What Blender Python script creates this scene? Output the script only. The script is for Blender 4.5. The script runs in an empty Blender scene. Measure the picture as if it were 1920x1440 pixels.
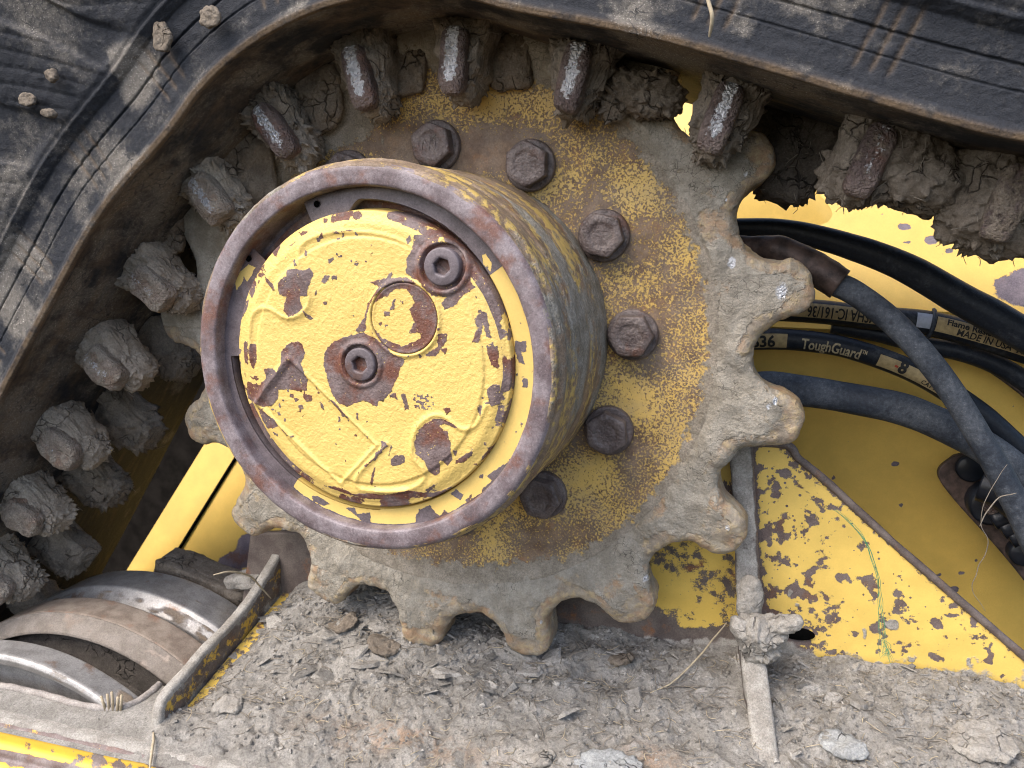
import bpy, math, random
import numpy as np
from mathutils import Matrix, Vector
random.seed(7); RNG = np.random.default_rng(7)
S = bpy.context.scene
COL = S.collection
# ---------------------------------------------------------------- camera, sky, sun
# "frame" coordinates: sprocket axis = z (towards viewer), x right, y up, metres; Blender world = (x, -z, y)
F = 1480.0
RX, RY = 0.1835, -0.2874
TT = np.array([-0.04605, 0.03423, -0.57189])
def _rot(rx, ry):
    cx, sx, cy, sy = math.cos(rx), math.sin(rx), math.cos(ry), math.sin(ry)
    return np.array([[1,0,0],[0,cx,-sx],[0,sx,cx]]) @ np.array([[cy,0,sy],[0,1,0],[-sy,0,cy]])
RC = _rot(RX, RY); CAM = -RC.T @ TT
M3 = np.array([[1,0,0],[0,0,-1],[0,1,0]], float)
cam = bpy.data.cameras.new('camera'); camo = bpy.data.objects.new('camera', cam); COL.objects.link(camo)
rw = M3 @ RC.T; cw = M3 @ CAM
camo.matrix_world = Matrix([[*rw[0], cw[0]], [*rw[1], cw[1]], [*rw[2], cw[2]], [0,0,0,1]])
cam.sensor_width = 36; cam.lens = 36*F/1920; cam.clip_start = .01; cam.clip_end = 100
cam.dof.use_dof = True; cam.dof.focus_distance = .50; cam.dof.aperture_fstop = 15.0
S.camera = camo
world = bpy.data.worlds.new('World'); S.world = world; world.use_nodes = True
nt = world.node_tree; nt.nodes.clear()
sky = nt.nodes.new('ShaderNodeTexSky'); sky.sky_type = 'NISHITA'; sky.sun_disc = False
SUN = np.array([-.38, .88, .55]); SUN /= np.linalg.norm(SUN)      # frame direction to the sun
sw = M3 @ SUN
sky.sun_elevation = math.asin(sw[2]); sky.sun_rotation = math.atan2(sw[0], sw[1])
sky.dust_density = 4.0; sky.air_density = 1.0; sky.ozone_density = 1.0
bg = nt.nodes.new('ShaderNodeBackground'); bg.inputs[1].default_value = .15
wo = nt.nodes.new('ShaderNodeOutputWorld')
nt.links.new(sky.outputs[0], bg.inputs[0]); nt.links.new(bg.outputs[0], wo.inputs[0])
sl = bpy.data.lights.new('sun', 'SUN'); sl.energy = .60; sl.angle = math.radians(30); sl.color = (1, .95, .88)
so = bpy.data.objects.new('sun', sl); COL.objects.link(so)
so.rotation_euler = Vector(sw).to_track_quat('Z', 'Y').to_euler()
S.view_settings.view_transform = 'Standard'; S.view_settings.look = 'None'
S.view_settings.gamma = 1; S.view_settings.exposure = 1.36
S.cycles.filter_width = 1.0

# ---------------------------------------------------------------- projection helpers (photo pixel <-> frame)
def ray(px, py): return RC.T @ np.array([(px-960)/F, (720-py)/F, -1.])
def P(px, py, z):
    d = ray(px, py); return CAM + d*(z-CAM[2])/d[2]
def PX(px, py, x):
    d = ray(px, py); return CAM + d*(x-CAM[0])/d[0]
def PD(px, py, off=0.):       # on the sloping deck
    d = ray(px, py); s = .2365
    t = (-.243+off - s*(CAM[2]+.05) - CAM[1])/(d[1] + s*d[2]); return CAM + d*t
def Q(p):
    q = np.asarray(p) @ RC.T + TT
    return np.stack([960 - F*q[...,0]/q[...,2], 720 + F*q[...,1]/q[...,2]], -1)
def deck_y(z): return -.243 - .2365*(z+.05)

# ---------------------------------------------------------------- numpy noise
def _h(i, j, k, s):
    n = (i*374761393 + j*668265263 + k*2147483647 + s*1274126177) & 0xFFFFFFFF
    n = ((n ^ (n >> 13)) * 1274126177) & 0xFFFFFFFF
    n = (n ^ (n >> 16)); n = (n*2246822519) & 0xFFFFFFFF
    return ((n ^ (n >> 15)) & 0xFFFFFF)/float(0xFFFFFF)
def vnoise(p, s=0):
    p = np.asarray(p, float); i = np.floor(p).astype(np.int64); f = p-i; f = f*f*(3-2*f)
    x, y, z = i[...,0], i[...,1], i[...,2]; u, v, w = f[...,0], f[...,1], f[...,2]
    def c(a, b, d): return _h(x+a, y+b, z+d, s)
    def lx(b, d): return c(0,b,d)*(1-u) + c(1,b,d)*u
    return ((lx(0,0)*(1-v)+lx(1,0)*v)*(1-w) + (lx(0,1)*(1-v)+lx(1,1)*v)*w)*2-1
def fbm(p, scale, oct=4, s=0, gain=.5):
    p = np.asarray(p, float)*scale; a = 1.; o = 0; t = 0
    for k in range(oct):
        o = o + a*vnoise(p*(2.03**k)+k*17.3, s+k); t += a; a *= gain
    return o/t
def sstep(a, b, x):
    t = np.clip((x-a)/(b-a), 0, 1); return t*t*(3-2*t)
def sdf(xy, poly):            # signed distance, positive inside
    poly = np.asarray(poly, float); n = len(poly); d = np.full(len(xy), 1e9); ins = np.zeros(len(xy), bool)
    for i in range(n):
        a, b = poly[i], poly[(i+1) % n]; e = b-a; w = xy-a
        t = np.clip((w@e)/max(e@e, 1e-12), 0, 1); q = w-t[:,None]*e
        d = np.minimum(d, (q*q).sum(1))
        c = ((a[1] <= xy[:,1]) & (b[1] > xy[:,1])) | ((b[1] <= xy[:,1]) & (a[1] > xy[:,1]))
        with np.errstate(divide='ignore', invalid='ignore'):
            xi = a[0] + (xy[:,1]-a[1])/(b[1]-a[1])*e[0]
        ins ^= c & (xy[:,0] < xi)
    return np.sqrt(d)*np.where(ins, 1, -1)
def dseg(xy, pts):            # distance to a polyline
    d = np.full(len(xy), 1e9)
    for a, b in zip(pts[:-1], pts[1:]):
        a, b = np.asarray(a), np.asarray(b); e = b-a; w = xy-a
        t = np.clip((w@e)/max(e@e, 1e-12), 0, 1); q = w-t[:,None]*e; d = np.minimum(d, (q*q).sum(1))
    return np.sqrt(d)
def resample(pts, n=None, step=None):
    pts = np.asarray(pts, float); L = np.r_[0, np.cumsum(np.linalg.norm(np.diff(pts, axis=0), axis=1))]
    if n is None: n = int(L[-1]/step)+2
    s = np.linspace(0, L[-1], n)
    return np.stack([np.interp(s, L, pts[:,k]) for k in range(pts.shape[1])], 1)
def catmull(pts, per=16):
    p = np.asarray(pts, float); p = np.vstack([2*p[0]-p[1], p, 2*p[-1]-p[-2]]); o = []
    for i in range(1, len(p)-2):
        for t in np.arange(per)/per:
            a, b, c, d = p[i-1], p[i], p[i+1], p[i+2]
            o.append(.5*((2*b)+(-a+c)*t+(2*a-5*b+4*c-d)*t*t+(-a+3*b-3*c+d)*t**3))
    o.append(p[-2]); return np.array(o)

# ---------------------------------------------------------------- node DSL and materials
class G:
    def __init__(s, name):
        s.m = bpy.data.materials.new(name); s.m.use_nodes = True; s.t = s.m.node_tree; s.t.nodes.clear()
        s.out = s.t.nodes.new('ShaderNodeOutputMaterial'); s.b = s.t.nodes.new('ShaderNodeBsdfPrincipled')
        s.t.links.new(s.b.outputs[0], s.out.inputs[0]); s.co = s.t.nodes.new('ShaderNodeTexCoord').outputs['Object']
    def put(s, sock, v):
        if hasattr(v, 'is_linked') or isinstance(v, bpy.types.NodeSocket): s.t.links.new(v, sock)
        elif isinstance(v, (tuple, list)): sock.default_value = (*v, 1)[:4] if len(v) == 3 and sock.type == 'RGBA' else v
        else: sock.default_value = v
    def math(s, op, a, b=0., c=0., clamp=False):
        n = s.t.nodes.new('ShaderNodeMath'); n.operation = op; n.use_clamp = clamp
        for k, v in enumerate((a, b, c)): s.put(n.inputs[k], v)
        return n.outputs[0]
    def noise(s, scale, detail=4, rough=.55, vec=None, dist=0.):
        n = s.t.nodes.new('ShaderNodeTexNoise'); n.inputs['Scale'].default_value = scale
        n.inputs['Detail'].default_value = detail; n.inputs['Roughness'].default_value = rough
        n.inputs['Distortion'].default_value = dist
        s.t.links.new(vec or s.co, n.inputs['Vector']); return n.outputs['Fac']
    def vor(s, scale, feat='F1', vec=None, rnd=1.):
        n = s.t.nodes.new('ShaderNodeTexVoronoi'); n.feature = feat; n.inputs['Scale'].default_value = scale
        n.inputs['Randomness'].default_value = rnd
        s.t.links.new(vec or s.co, n.inputs['Vector']); return n
    def stretch(s, sc, loc=(0,0,0), rot=(0,0,0)):
        n = s.t.nodes.new('ShaderNodeMapping'); s.t.links.new(s.co, n.inputs[0]); n.inputs['Scale'].default_value = sc
        n.inputs['Location'].default_value = loc; n.inputs['Rotation'].default_value = rot; return n.outputs[0]
    def attr(s, name):
        n = s.t.nodes.new('ShaderNodeAttribute'); n.attribute_name = name; return n.outputs['Fac']
    def mix(s, f, a, b):
        n = s.t.nodes.new('ShaderNodeMix'); n.data_type = 'RGBA'; s.put(n.inputs[0], f)
        s.put(n.inputs[6], a); s.put(n.inputs[7], b); return n.outputs[2]
    def mixf(s, f, a, b):
        n = s.t.nodes.new('ShaderNodeMix'); n.data_type = 'FLOAT'; s.put(n.inputs[0], f)
        s.put(n.inputs[2], a); s.put(n.inputs[3], b); return n.outputs[0]
    def ss(s, v, lo, hi):
        n = s.t.nodes.new('ShaderNodeMapRange'); n.interpolation_type = 'SMOOTHSTEP'; s.put(n.inputs[0], v)
        n.inputs[1].default_value = lo; n.inputs[2].default_value = hi; n.inputs[3].default_value = 0; n.inputs[4].default_value = 1
        return n.outputs[0]
    def grit(s, col, f=1., amt=.55, scale=750):
        n = s.noise(scale, 6, .8); k = s.mixf(s.math('MULTIPLY', f, 1.), 1., s.math('MULTIPLY_ADD', n, amt*4, 1-amt*2))
        m = s.t.nodes.new('ShaderNodeMix'); m.data_type = 'RGBA'; m.blend_type = 'MULTIPLY'; m.inputs[0].default_value = 1
        s.put(m.inputs[6], col); c = s.t.nodes.new('ShaderNodeCombineColor')
        k = s.math('MAXIMUM', k, .25)
        for i in range(3): s.t.links.new(k, c.inputs[i])
        s.t.links.new(c.outputs[0], m.inputs[7]); return m.outputs[2]
    def bump(s, h, dist, strength=1., nrm=None):
        n = s.t.nodes.new('ShaderNodeBump'); n.inputs['Distance'].default_value = dist; n.inputs['Strength'].default_value = strength
        s.put(n.inputs['Height'], h)
        if nrm: s.t.links.new(nrm, n.inputs['Normal'])
        return n.outputs[0]
    def fin(s, col, rough=.6, metal=0., nrm=None, spec=.5):
        s.put(s.b.inputs['Base Color'], col); s.put(s.b.inputs['Roughness'], rough); s.put(s.b.inputs['Metallic'], metal)
        s.put(s.b.inputs['Specular IOR Level'], spec)
        if nrm: s.t.links.new(nrm, s.b.inputs['Normal'])
        return s.m

YEL = (.70, .505, .155); YEL2 = (.63, .44, .12)
PUR = (.135, .10, .098); PUR2 = (.20, .155, .15); RED = (.115, .045, .026); ORG = (.33, .16, .06)
MUD = (.27, .25, .22); MUDL = (.38, .36, .325); MUDD = (.12, .105, .09)
SILV = (.72, .73, .76)
def worn(name, paint=YEL, bare=(PUR, PUR2, RED), cscale=350, camp=.8, base=-6., edge=3., tiny=.0,
         mudbase=-1., mudamp=.9, mudscale=60, mudcol=(MUD, MUDL), rpaint=.42, rbare=.6, grain=.0002, cast=.0,
         fine=1400, speck=0., silver=False, redbias=.62, dust=0., gritamt=.55, metalv=0., crk=0., shn=1.7):
    g = G(name)
    n1 = g.noise(cscale, 5, .62); n2 = g.noise(fine, 3, .6); n3 = g.noise(70, 4, .6); n4 = g.noise(25, 3, .5)
    chip = g.math('ADD', g.attr('chip'), base)
    chip = g.math('ADD', chip, g.math('MULTIPLY', g.math('SUBTRACT', n1, .5), camp*4))
    chip = g.math('ADD', chip, g.math('MULTIPLY', g.math('SUBTRACT', n2, .5), camp*1.2))
    if tiny:   # scattered pinhole chips
        v = g.vor(170); d = g.ss(g.math('ADD', v.outputs['Distance'], g.math('MULTIPLY', n4, .5)), tiny+.28, tiny+.2)
        chip = g.math('ADD', chip, g.math('MULTIPLY', d, 12.))
    fb = g.math('MULTIPLY_ADD', chip, edge, .5, True)
    pc = g.mix(g.ss(n3, .3, .7), paint, tuple(min(1, c*1.08) for c in paint))
    pc = g.mix(g.math('MULTIPLY', g.ss(n4, .4, .75), .5), pc, YEL2 if paint is YEL else tuple(c*.8 for c in paint))
    b = g.mix(g.ss(n3, .35, .65), bare[0], bare[1])
    b = g.mix(g.ss(g.noise(45, 5, .65), redbias-.08, redbias+.1), b, bare[2])
    b = g.mix(g.math('MULTIPLY', g.ss(n2, .55, .8), .45), b, tuple(min(1, c*1.9) for c in bare[1]))
    if speck: b = g.mix(g.ss(g.noise(700, 2, .5), .70-speck*.1, .74-speck*.1), b, paint)
    col = g.mix(fb, pc, b)
    if dust: col = g.mix(g.math('MULTIPLY', g.ss(g.noise(38, 6, .7), .35, .7), dust), col, MUD)
    mv = g.math('ADD', g.math('ADD', g.attr('mud'), mudbase), g.math('MULTIPLY', g.math('SUBTRACT', g.noise(mudscale, 6, .68), .5), mudamp*2))
    fm = g.ss(mv, -.12, .12)
    mc = g.mix(g.ss(g.noise(90, 5, .6), .35, .65), mudcol[0], mudcol[1])
    mc = g.mix(g.math('MULTIPLY', g.ss(g.noise(1100, 3, .6), .5, .75), .35), mc, tuple(c*.62 for c in mudcol[0]))
    if crk:
        nn = g.t.nodes.new('ShaderNodeTexNoise'); nn.inputs['Scale'].default_value = 90; g.t.links.new(g.co, nn.inputs['Vector'])
        sc = g.t.nodes.new('ShaderNodeVectorMath'); sc.operation = 'SCALE'; g.t.links.new(nn.outputs['Color'], sc.inputs[0]); sc.inputs['Scale'].default_value = .02
        wv = g.t.nodes.new('ShaderNodeVectorMath'); wv.operation = 'ADD'; g.t.links.new(g.co, wv.inputs[0]); g.t.links.new(sc.outputs[0], wv.inputs[1])
        ck = g.math('MULTIPLY', g.ss(g.vor(130, 'DISTANCE_TO_EDGE', wv.outputs[0]).outputs['Distance'], .035, .0), g.ss(g.noise(33, 3, .5), .50, .60))
        mc = g.mix(g.math('MULTIPLY', ck, crk), mc, tuple(c*.3 for c in mudcol[0]))
    col = g.mix(fm, col, mc)
    col = g.grit(col, g.math('MAXIMUM', g.math('MULTIPLY', fb, .9), g.math('MAXIMUM', fm, .12)), gritamt)
    rough = g.mixf(fm, g.mixf(fb, rpaint, rbare), .92)
    metal = g.math('MULTIPLY', g.math('SUBTRACT', 1., fm), metalv) if metalv else 0.
    if silver:
        sv = g.math('ADD', g.attr('shine'), g.math('MULTIPLY', g.math('SUBTRACT', g.noise(330, 5, .7), .5), shn))
        fs = g.ss(sv, .45, .62)
        col = g.mix(fs, col, SILV); rough = g.mixf(fs, rough, g.mixf(n1, .12, .5)); metal = g.math('MAXIMUM', metal, g.math('MULTIPLY', fs, .95)) if metalv else g.math('MULTIPLY', fs, .95)
    h = g.math('ADD', g.math('MULTIPLY', fb, -.35), g.math('MULTIPLY', n2, .25))
    h = g.math('ADD', h, g.math('MULTIPLY', g.math('MULTIPLY', fm, g.noise(600, 5, .65)), 1.5))
    if cast: h = g.math('ADD', h, g.math('MULTIPLY', g.noise(560, 3, .5), cast))
    nr = g.bump(h, grain*3, 1.)
    return g.fin(col, rough, metal, nr, .4)
def mudmat(name, a=MUD, b=MUDL, c=MUDD, wet=0., cracks=True, dk=.5):
    g = G(name); n = g.noise(55, 6, .65); n2 = g.noise(420, 6, .7); n3 = g.noise(1700, 3, .6)
    col = g.mix(g.ss(n, .35, .68), a, b)
    col = g.mix(g.math('MULTIPLY', g.ss(n2, .5, .72), dk), col, c)
    col = g.mix(g.math('MULTIPLY', g.ss(n3, .66, .74), .55), col, (.62, .60, .56))
    col = g.mix(g.math('MULTIPLY', g.attr('rust'), g.ss(g.noise(120, 5, .7), .42, .6)), col, (.36, .20, .095))
    tn = g.math('ADD', g.attr('tone'), 1.)
    cc = g.t.nodes.new('ShaderNodeCombineColor'); [g.t.links.new(tn, cc.inputs[i]) for i in range(3)]
    mm = g.t.nodes.new('ShaderNodeMix'); mm.data_type = 'RGBA'; mm.blend_type = 'MULTIPLY'; mm.inputs[0].default_value = 1
    g.t.links.new(col, mm.inputs[6]); g.t.links.new(cc.outputs[0], mm.inputs[7]); col = g.grit(mm.outputs[2], 1., .5, 620)
    h = g.math('ADD', g.math('MULTIPLY', n2, 1.), g.math('MULTIPLY', n3, .3))
    if cracks:
        wv = g.t.nodes.new('ShaderNodeVectorMath'); wv.operation = 'ADD'
        g.t.links.new(g.co, wv.inputs[0])
        nn = g.t.nodes.new('ShaderNodeTexNoise'); nn.inputs['Scale'].default_value = 70; g.t.links.new(g.co, nn.inputs['Vector'])
        sc = g.t.nodes.new('ShaderNodeVectorMath'); sc.operation = 'SCALE'; g.t.links.new(nn.outputs['Color'], sc.inputs[0]); sc.inputs['Scale'].default_value = .02
        g.t.links.new(sc.outputs[0], wv.inputs[1])
        e = g.vor(75, 'DISTANCE_TO_EDGE', wv.outputs[0]).outputs['Distance']
        crk = g.math('MULTIPLY', g.ss(e, .05, .0), g.ss(g.noise(40, 3, .5), .48, .62))
        col = g.mix(g.math('MULTIPLY', crk, .7), col, tuple(k*.35 for k in c)); h = g.math('SUBTRACT', h, g.math('MULTIPLY', crk, 1.6))
    return g.fin(col, .93, 0., g.bump(h, .0012, 1.), .25)
def rubber(name, base=(.022, .024, .027), dust=.35, dcol=(.17, .135, .10), rough=.7, bumpd=.0012, wspk=.9, crk=0):
    g = G(name); n = g.noise(22, 6, .65); n2 = g.noise(260, 6, .7); n3 = g.noise(1300, 2, .5)
    d = g.math('ADD', g.math('MULTIPLY', g.math('SUBTRACT', n, .5), 2.2), dust)
    d = g.math('ADD', d, g.math('MULTIPLY', g.math('SUBTRACT', n2, .5), 1.1))
    d = g.math('ADD', d, g.attr('mud'))
    f = g.ss(d, .0, .8)
    col = g.mix(f, base, dcol)
    col = g.mix(g.math('MULTIPLY', g.attr('tan'), g.ss(g.noise(120, 5, .6), .2, .6)), col, (.19, .135, .085))
    col = g.mix(g.math('MULTIPLY', g.ss(n3, .62, .68), g.math('MULTIPLY', f, wspk)), col, (.62, .58, .52))
    if crk:
        nn = g.t.nodes.new('ShaderNodeTexNoise'); nn.inputs['Scale'].default_value = 70; g.t.links.new(g.co, nn.inputs['Vector'])
        sc = g.t.nodes.new('ShaderNodeVectorMath'); sc.operation = 'SCALE'; g.t.links.new(nn.outputs['Color'], sc.inputs[0]); sc.inputs['Scale'].default_value = .02
        wv = g.t.nodes.new('ShaderNodeVectorMath'); wv.operation = 'ADD'; g.t.links.new(g.co, wv.inputs[0]); g.t.links.new(sc.outputs[0], wv.inputs[1])
        ck = g.math('MULTIPLY', g.ss(g.vor(110, 'DISTANCE_TO_EDGE', wv.outputs[0]).outputs['Distance'], .05, .0), g.math('MULTIPLY', g.ss(g.noise(24, 3, .5), .52, .6), f))
        col = g.mix(g.math('MULTIPLY', ck, .8), col, base)
    col = g.grit(col, 1., .5, 500)
    h = g.math('ADD', g.math('MULTIPLY', n2, 1.), g.math('MULTIPLY', n3, .4))
    return g.fin(col, g.mixf(f, rough, .9), 0., g.bump(h, bumpd, 1.), .25)
def simple(name, col, rough=.6, metal=0., nsc=400, amt=.3, bd=.0003, col2=None):
    g = G(name); n = g.noise(nsc, 5, .65)
    c = g.mix(g.ss(n, .3, .7), tuple(k*(1-amt) for k in col), col2 or col)
    return g.fin(c, rough, metal, g.bump(n, bd, 1.), .4)

# ---------------------------------------------------------------- object helpers
def _tag(o, label=None, cat=None, group=None, kind=None):
    if label: o['label'] = label
    if cat: o['category'] = cat
    if group: o['group'] = group
    if kind: o['kind'] = kind
    return o
def thing(name, label, cat, loc=(0,0,0), group=None):
    o = bpy.data.objects.new(name, None); COL.objects.link(o); o.empty_display_size = .02
    o.location = M3 @ np.asarray(loc, float); o['_f'] = [float(v) for v in loc]
    return _tag(o, label, cat, group)
def origin(o):
    p = np.zeros(3)
    while o is not None:
        p = p + np.array(list(o.get('_f', (0,0,0)))); o = o.parent
    return p
def mk(name, V, Fc, mat, parent=None, smooth=True, attrs=None, own=None, **tg):
    V = np.asarray(V, float).reshape(-1, 3)
    me = bpy.data.meshes.new(name)
    o = bpy.data.objects.new(name, me); COL.objects.link(o); o['_f'] = [0., 0., 0.]
    if parent is not None: o.parent = parent
    off = origin(parent) if parent is not None else np.zeros(3)
    if own is not None:
        l = np.asarray(own, float)-off; o.location = M3 @ l; o['_f'] = [float(v) for v in l]; off = np.asarray(own, float)
    W = (V-off) @ M3.T
    if isinstance(Fc, np.ndarray):
        me.vertices.add(len(W)); me.vertices.foreach_set('co', W.ravel())
        k = Fc.shape[1]; me.loops.add(Fc.size); me.loops.foreach_set('vertex_index', Fc.ravel().astype(np.int32))
        me.polygons.add(len(Fc)); me.polygons.foreach_set('loop_start', np.arange(0, Fc.size, k, dtype=np.int32))
        me.update(calc_edges=True); me.validate()
    else:
        me.from_pydata(W.tolist(), [], [list(map(int, f)) for f in Fc]); me.update()
    me.polygons.foreach_set('use_smooth', [smooth]*len(me.polygons))
    me.materials.append(mat)
    for a, v in (attrs or {}).items():
        at = me.attributes.new(a, 'FLOAT', 'POINT'); at.data.foreach_set('value', np.asarray(v, np.float32).ravel())
    return _tag(o, **tg)
def gfaces(nu, nv, wu=False, wv=False, flip=False, mask=None):
    i = np.arange(nu if wu else nu-1); j = np.arange(nv if wv else nv-1)
    I, J = np.meshgrid(i, j, indexing='ij'); I2 = (I+1) % nu; J2 = (J+1) % nv
    f = np.stack([I*nv+J, I2*nv+J, I2*nv+J2, I*nv+J2], -1)
    if mask is not None: f = f[mask[I, J] & mask[I2, J] & mask[I2, J2] & mask[I, J2]]
    f = f.reshape(-1, 4); return f[:, ::-1].copy() if flip else f
def gnormals(Pg, wu, wv):
    du = (np.roll(Pg, -1, 0)-np.roll(Pg, 1, 0)) if wu else np.gradient(Pg, axis=0)
    dv = (np.roll(Pg, -1, 1)-np.roll(Pg, 1, 1)) if wv else np.gradient(Pg, axis=1)
    n = np.cross(du, dv); return n/np.maximum(np.linalg.norm(n, axis=-1, keepdims=True), 1e-12)
def surf(name, Pg, mat, parent=None, wu=False, wv=False, disp=None, attrs=None, flip=False, mask=None, **tg):
    Pg = np.asarray(Pg, float); n = gnormals(Pg, wu, wv)
    if flip: n = -n
    flat = Pg.reshape(-1, 3)
    at = {k: (v(flat) if callable(v) else np.asarray(v).ravel()) for k, v in (attrs or {}).items()}
    if disp is not None: Pg = Pg + n*np.asarray(disp(flat)).reshape(Pg.shape[:2])[..., None]
    return mk(name, Pg, gfaces(*Pg.shape[:2], wu, wv, flip, mask), mat, parent, attrs=at, **tg)
def lathe(name, prof, mat, parent=None, c=(0,0), nseg=256, step=None, a0=0, a1=None, **kw):
    prof = np.asarray(prof, float)
    if step: prof = resample(prof, step=step)
    full = a1 is None
    a = np.linspace(0, 2*np.pi, nseg, endpoint=False) if full else np.linspace(a0, a1, nseg)
    Pg = np.stack([c[0]+np.cos(a)[:,None]*prof[None,:,0], c[1]+np.sin(a)[:,None]*prof[None,:,0],
                   np.broadcast_to(prof[None,:,1], (len(a), len(prof)))], -1)
    return surf(name, Pg, mat, parent, wu=full, **kw)
def frames(C, up=np.array([0,0,1.])):
    t = np.gradient(C, axis=0); t /= np.linalg.norm(t, axis=1, keepdims=True)
    n = np.cross(t, up); n /= np.maximum(np.linalg.norm(n, axis=1, keepdims=True), 1e-9); b = np.cross(n, t)
    return t, n, b                      # b ~ towards viewer
def tube(name, C, r, mat, parent=None, nseg=20, disp=None, caps=True, **kw):
    C = np.asarray(C, float); t, n, b = frames(C, kw.pop('up', np.array([0,0,1.])))
    r = np.broadcast_to(np.asarray(r, float), (len(C),)); a = np.linspace(0, 2*np.pi, nseg, endpoint=False)
    Pg = C[:,None]+r[:,None,None]*(np.cos(a)[None,:,None]*b[:,None]+np.sin(a)[None,:,None]*n[:,None])
    if caps: Pg = np.concatenate([np.broadcast_to(C[0], (1, nseg, 3)), Pg, np.broadcast_to(C[-1], (1, nseg, 3))], 0)
    return surf(name, Pg, mat, parent, wv=True, disp=disp, **kw)
def blob(name, c, ax, dims, mat, parent=None, ex=(.4, .4), nu=40, nv=24, noise=.0, nsc=120, oct=4, taper=0., seed=0, attrs=None, spikes=0., **tg):
    """superellipsoid; ax: 3 unit axes (rows); dims half sizes; axis 1 may taper"""
    u = np.linspace(0, 2*np.pi, nu, endpoint=False); v = np.linspace(-np.pi/2, np.pi/2, nv)
    f = lambda w, e: np.sign(w)*np.abs(w)**e
    U, V = np.meshgrid(u, v, indexing='ij')
    L = np.stack([f(np.cos(V), ex[0])*f(np.cos(U), ex[1]), f(np.cos(V), ex[0])*f(np.sin(U), ex[1]), f(np.sin(V), ex[0])], -1)
    L[...,0] *= 1-taper*(L[...,1]*.5+.5); L[...,2] *= 1-.5*taper*(L[...,1]*.5+.5)
    L = L*np.asarray(dims); ax = np.asarray(ax, float); Pg = L @ ax + np.asarray(c)
    D = (L/np.asarray(dims)); D /= np.maximum(np.linalg.norm(D, axis=-1, keepdims=True), 1e-9); nrm = D @ ax
    if noise:
        q = fbm(Pg, nsc, oct, seed)
        w5 = (fbm(Pg, nsc*.8, 3, seed+31)+1)*3.5; q = q + .55*((np.floor(w5)+sstep(.35, .65, w5-np.floor(w5)))/3.5-1)
        if spikes: q = q + spikes*np.maximum(0, fbm(Pg, nsc*4, 3, seed+9)-.15)*3
        Pg = Pg + nrm*(noise*q)[..., None]
    flat = Pg.reshape(-1, 3); at = {k: (w(flat, L.reshape(-1, 3)) if callable(w) else w) for k, w in (attrs or {}).items()}
    return mk(name, Pg, gfaces(nu, nv, True, False), mat, parent, attrs=at, **tg)
def merge(parts):   # list of (V, F list) -> one
    V = []; Fs = []; n = 0
    for v, f in parts:
        V.append(np.asarray(v)); Fs += [[i+n for i in q] for q in f]; n += len(v)
    return np.vstack(V), Fs

# ================================================================ MATERIALS
m_cover = worn('painted_cast_cover', cscale=420, camp=.70, base=0., edge=3.5, tiny=.0, bare=((.12,.085,.08),(.19,.145,.14),(.14,.055,.035)), redbias=.52, rpaint=.40, cast=.85, speck=.15, mudbase=-2)
m_ring = worn('weathered_steel_ring', cscale=300, camp=.9, base=3.4, edge=4., bare=((.13,.10,.105),(.24,.205,.215),(.17,.085,.065)), rbare=.45, gritamt=.6, mudbase=-2, redbias=.56)
m_snap = worn('snap_ring_steel', cscale=420, camp=.7, base=0., edge=4., bare=((.10,.082,.088),(.155,.13,.14),(.12,.075,.065)), rbare=.42, mudbase=-2, redbias=.6)
m_bolt = worn('dusty_bolt_steel', cscale=300, camp=1., base=9., bare=((.085,.064,.06),(.16,.13,.12),(.12,.062,.045)), rbare=.36, gritamt=.75, mudbase=-.25, mudamp=.8, mudscale=130, mudcol=((.13,.115,.10),(.22,.20,.18)), cast=1.0, grain=.0003)
m_drum = worn('scuffed_hub_drum', paint=(.52,.37,.12), cscale=190, camp=1.8, base=.45, edge=1.2, bare=((.17,.12,.08),(.28,.21,.15),(.25,.135,.07)), mudbase=-.36, mudamp=.8, mudscale=60, mudcol=((.22,.20,.16),(.33,.31,.27)), gritamt=.75)
m_web = worn('flaking_web_paint', paint=(.64,.43,.12), cscale=620, camp=2.3, base=.15, edge=1.6, fine=1900, bare=((.13,.08,.05),(.23,.155,.10),(.26,.13,.055)), mudbase=-.66, mudamp=.95, mudscale=120, mudcol=((.24,.21,.165),(.34,.30,.245)), dust=.30)
m_teeth = worn('muddy_cast_teeth', paint=(.42,.33,.20), cscale=160, camp=1.3, base=.35, edge=1.2, bare=((.22,.185,.145),(.36,.315,.245),(.33,.22,.135)), redbias=.52, mudbase=-.17, mudamp=1.35, gritamt=.34, mudscale=30, shn=.45, mudcol=((.27,.245,.20),(.38,.35,.295)), silver=True, grain=.0003, cast=.5, crk=.85)
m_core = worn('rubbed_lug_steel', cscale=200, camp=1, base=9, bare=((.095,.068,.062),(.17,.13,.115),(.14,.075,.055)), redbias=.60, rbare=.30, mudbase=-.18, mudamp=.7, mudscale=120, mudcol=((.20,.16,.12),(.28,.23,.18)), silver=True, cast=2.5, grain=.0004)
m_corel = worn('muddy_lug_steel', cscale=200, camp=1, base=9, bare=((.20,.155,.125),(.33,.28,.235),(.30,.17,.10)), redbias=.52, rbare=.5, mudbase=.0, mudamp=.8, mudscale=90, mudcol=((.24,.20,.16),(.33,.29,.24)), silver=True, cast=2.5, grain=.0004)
m_plate = worn('chipped_yellow_plate', paint=(.74,.52,.13), cscale=230, camp=2.1, base=-2.2, edge=1.6, tiny=.10, bare=((.12,.088,.08),(.17,.135,.125),(.16,.08,.045)), mudbase=-.95, mudamp=.9, mudscale=50)
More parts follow.
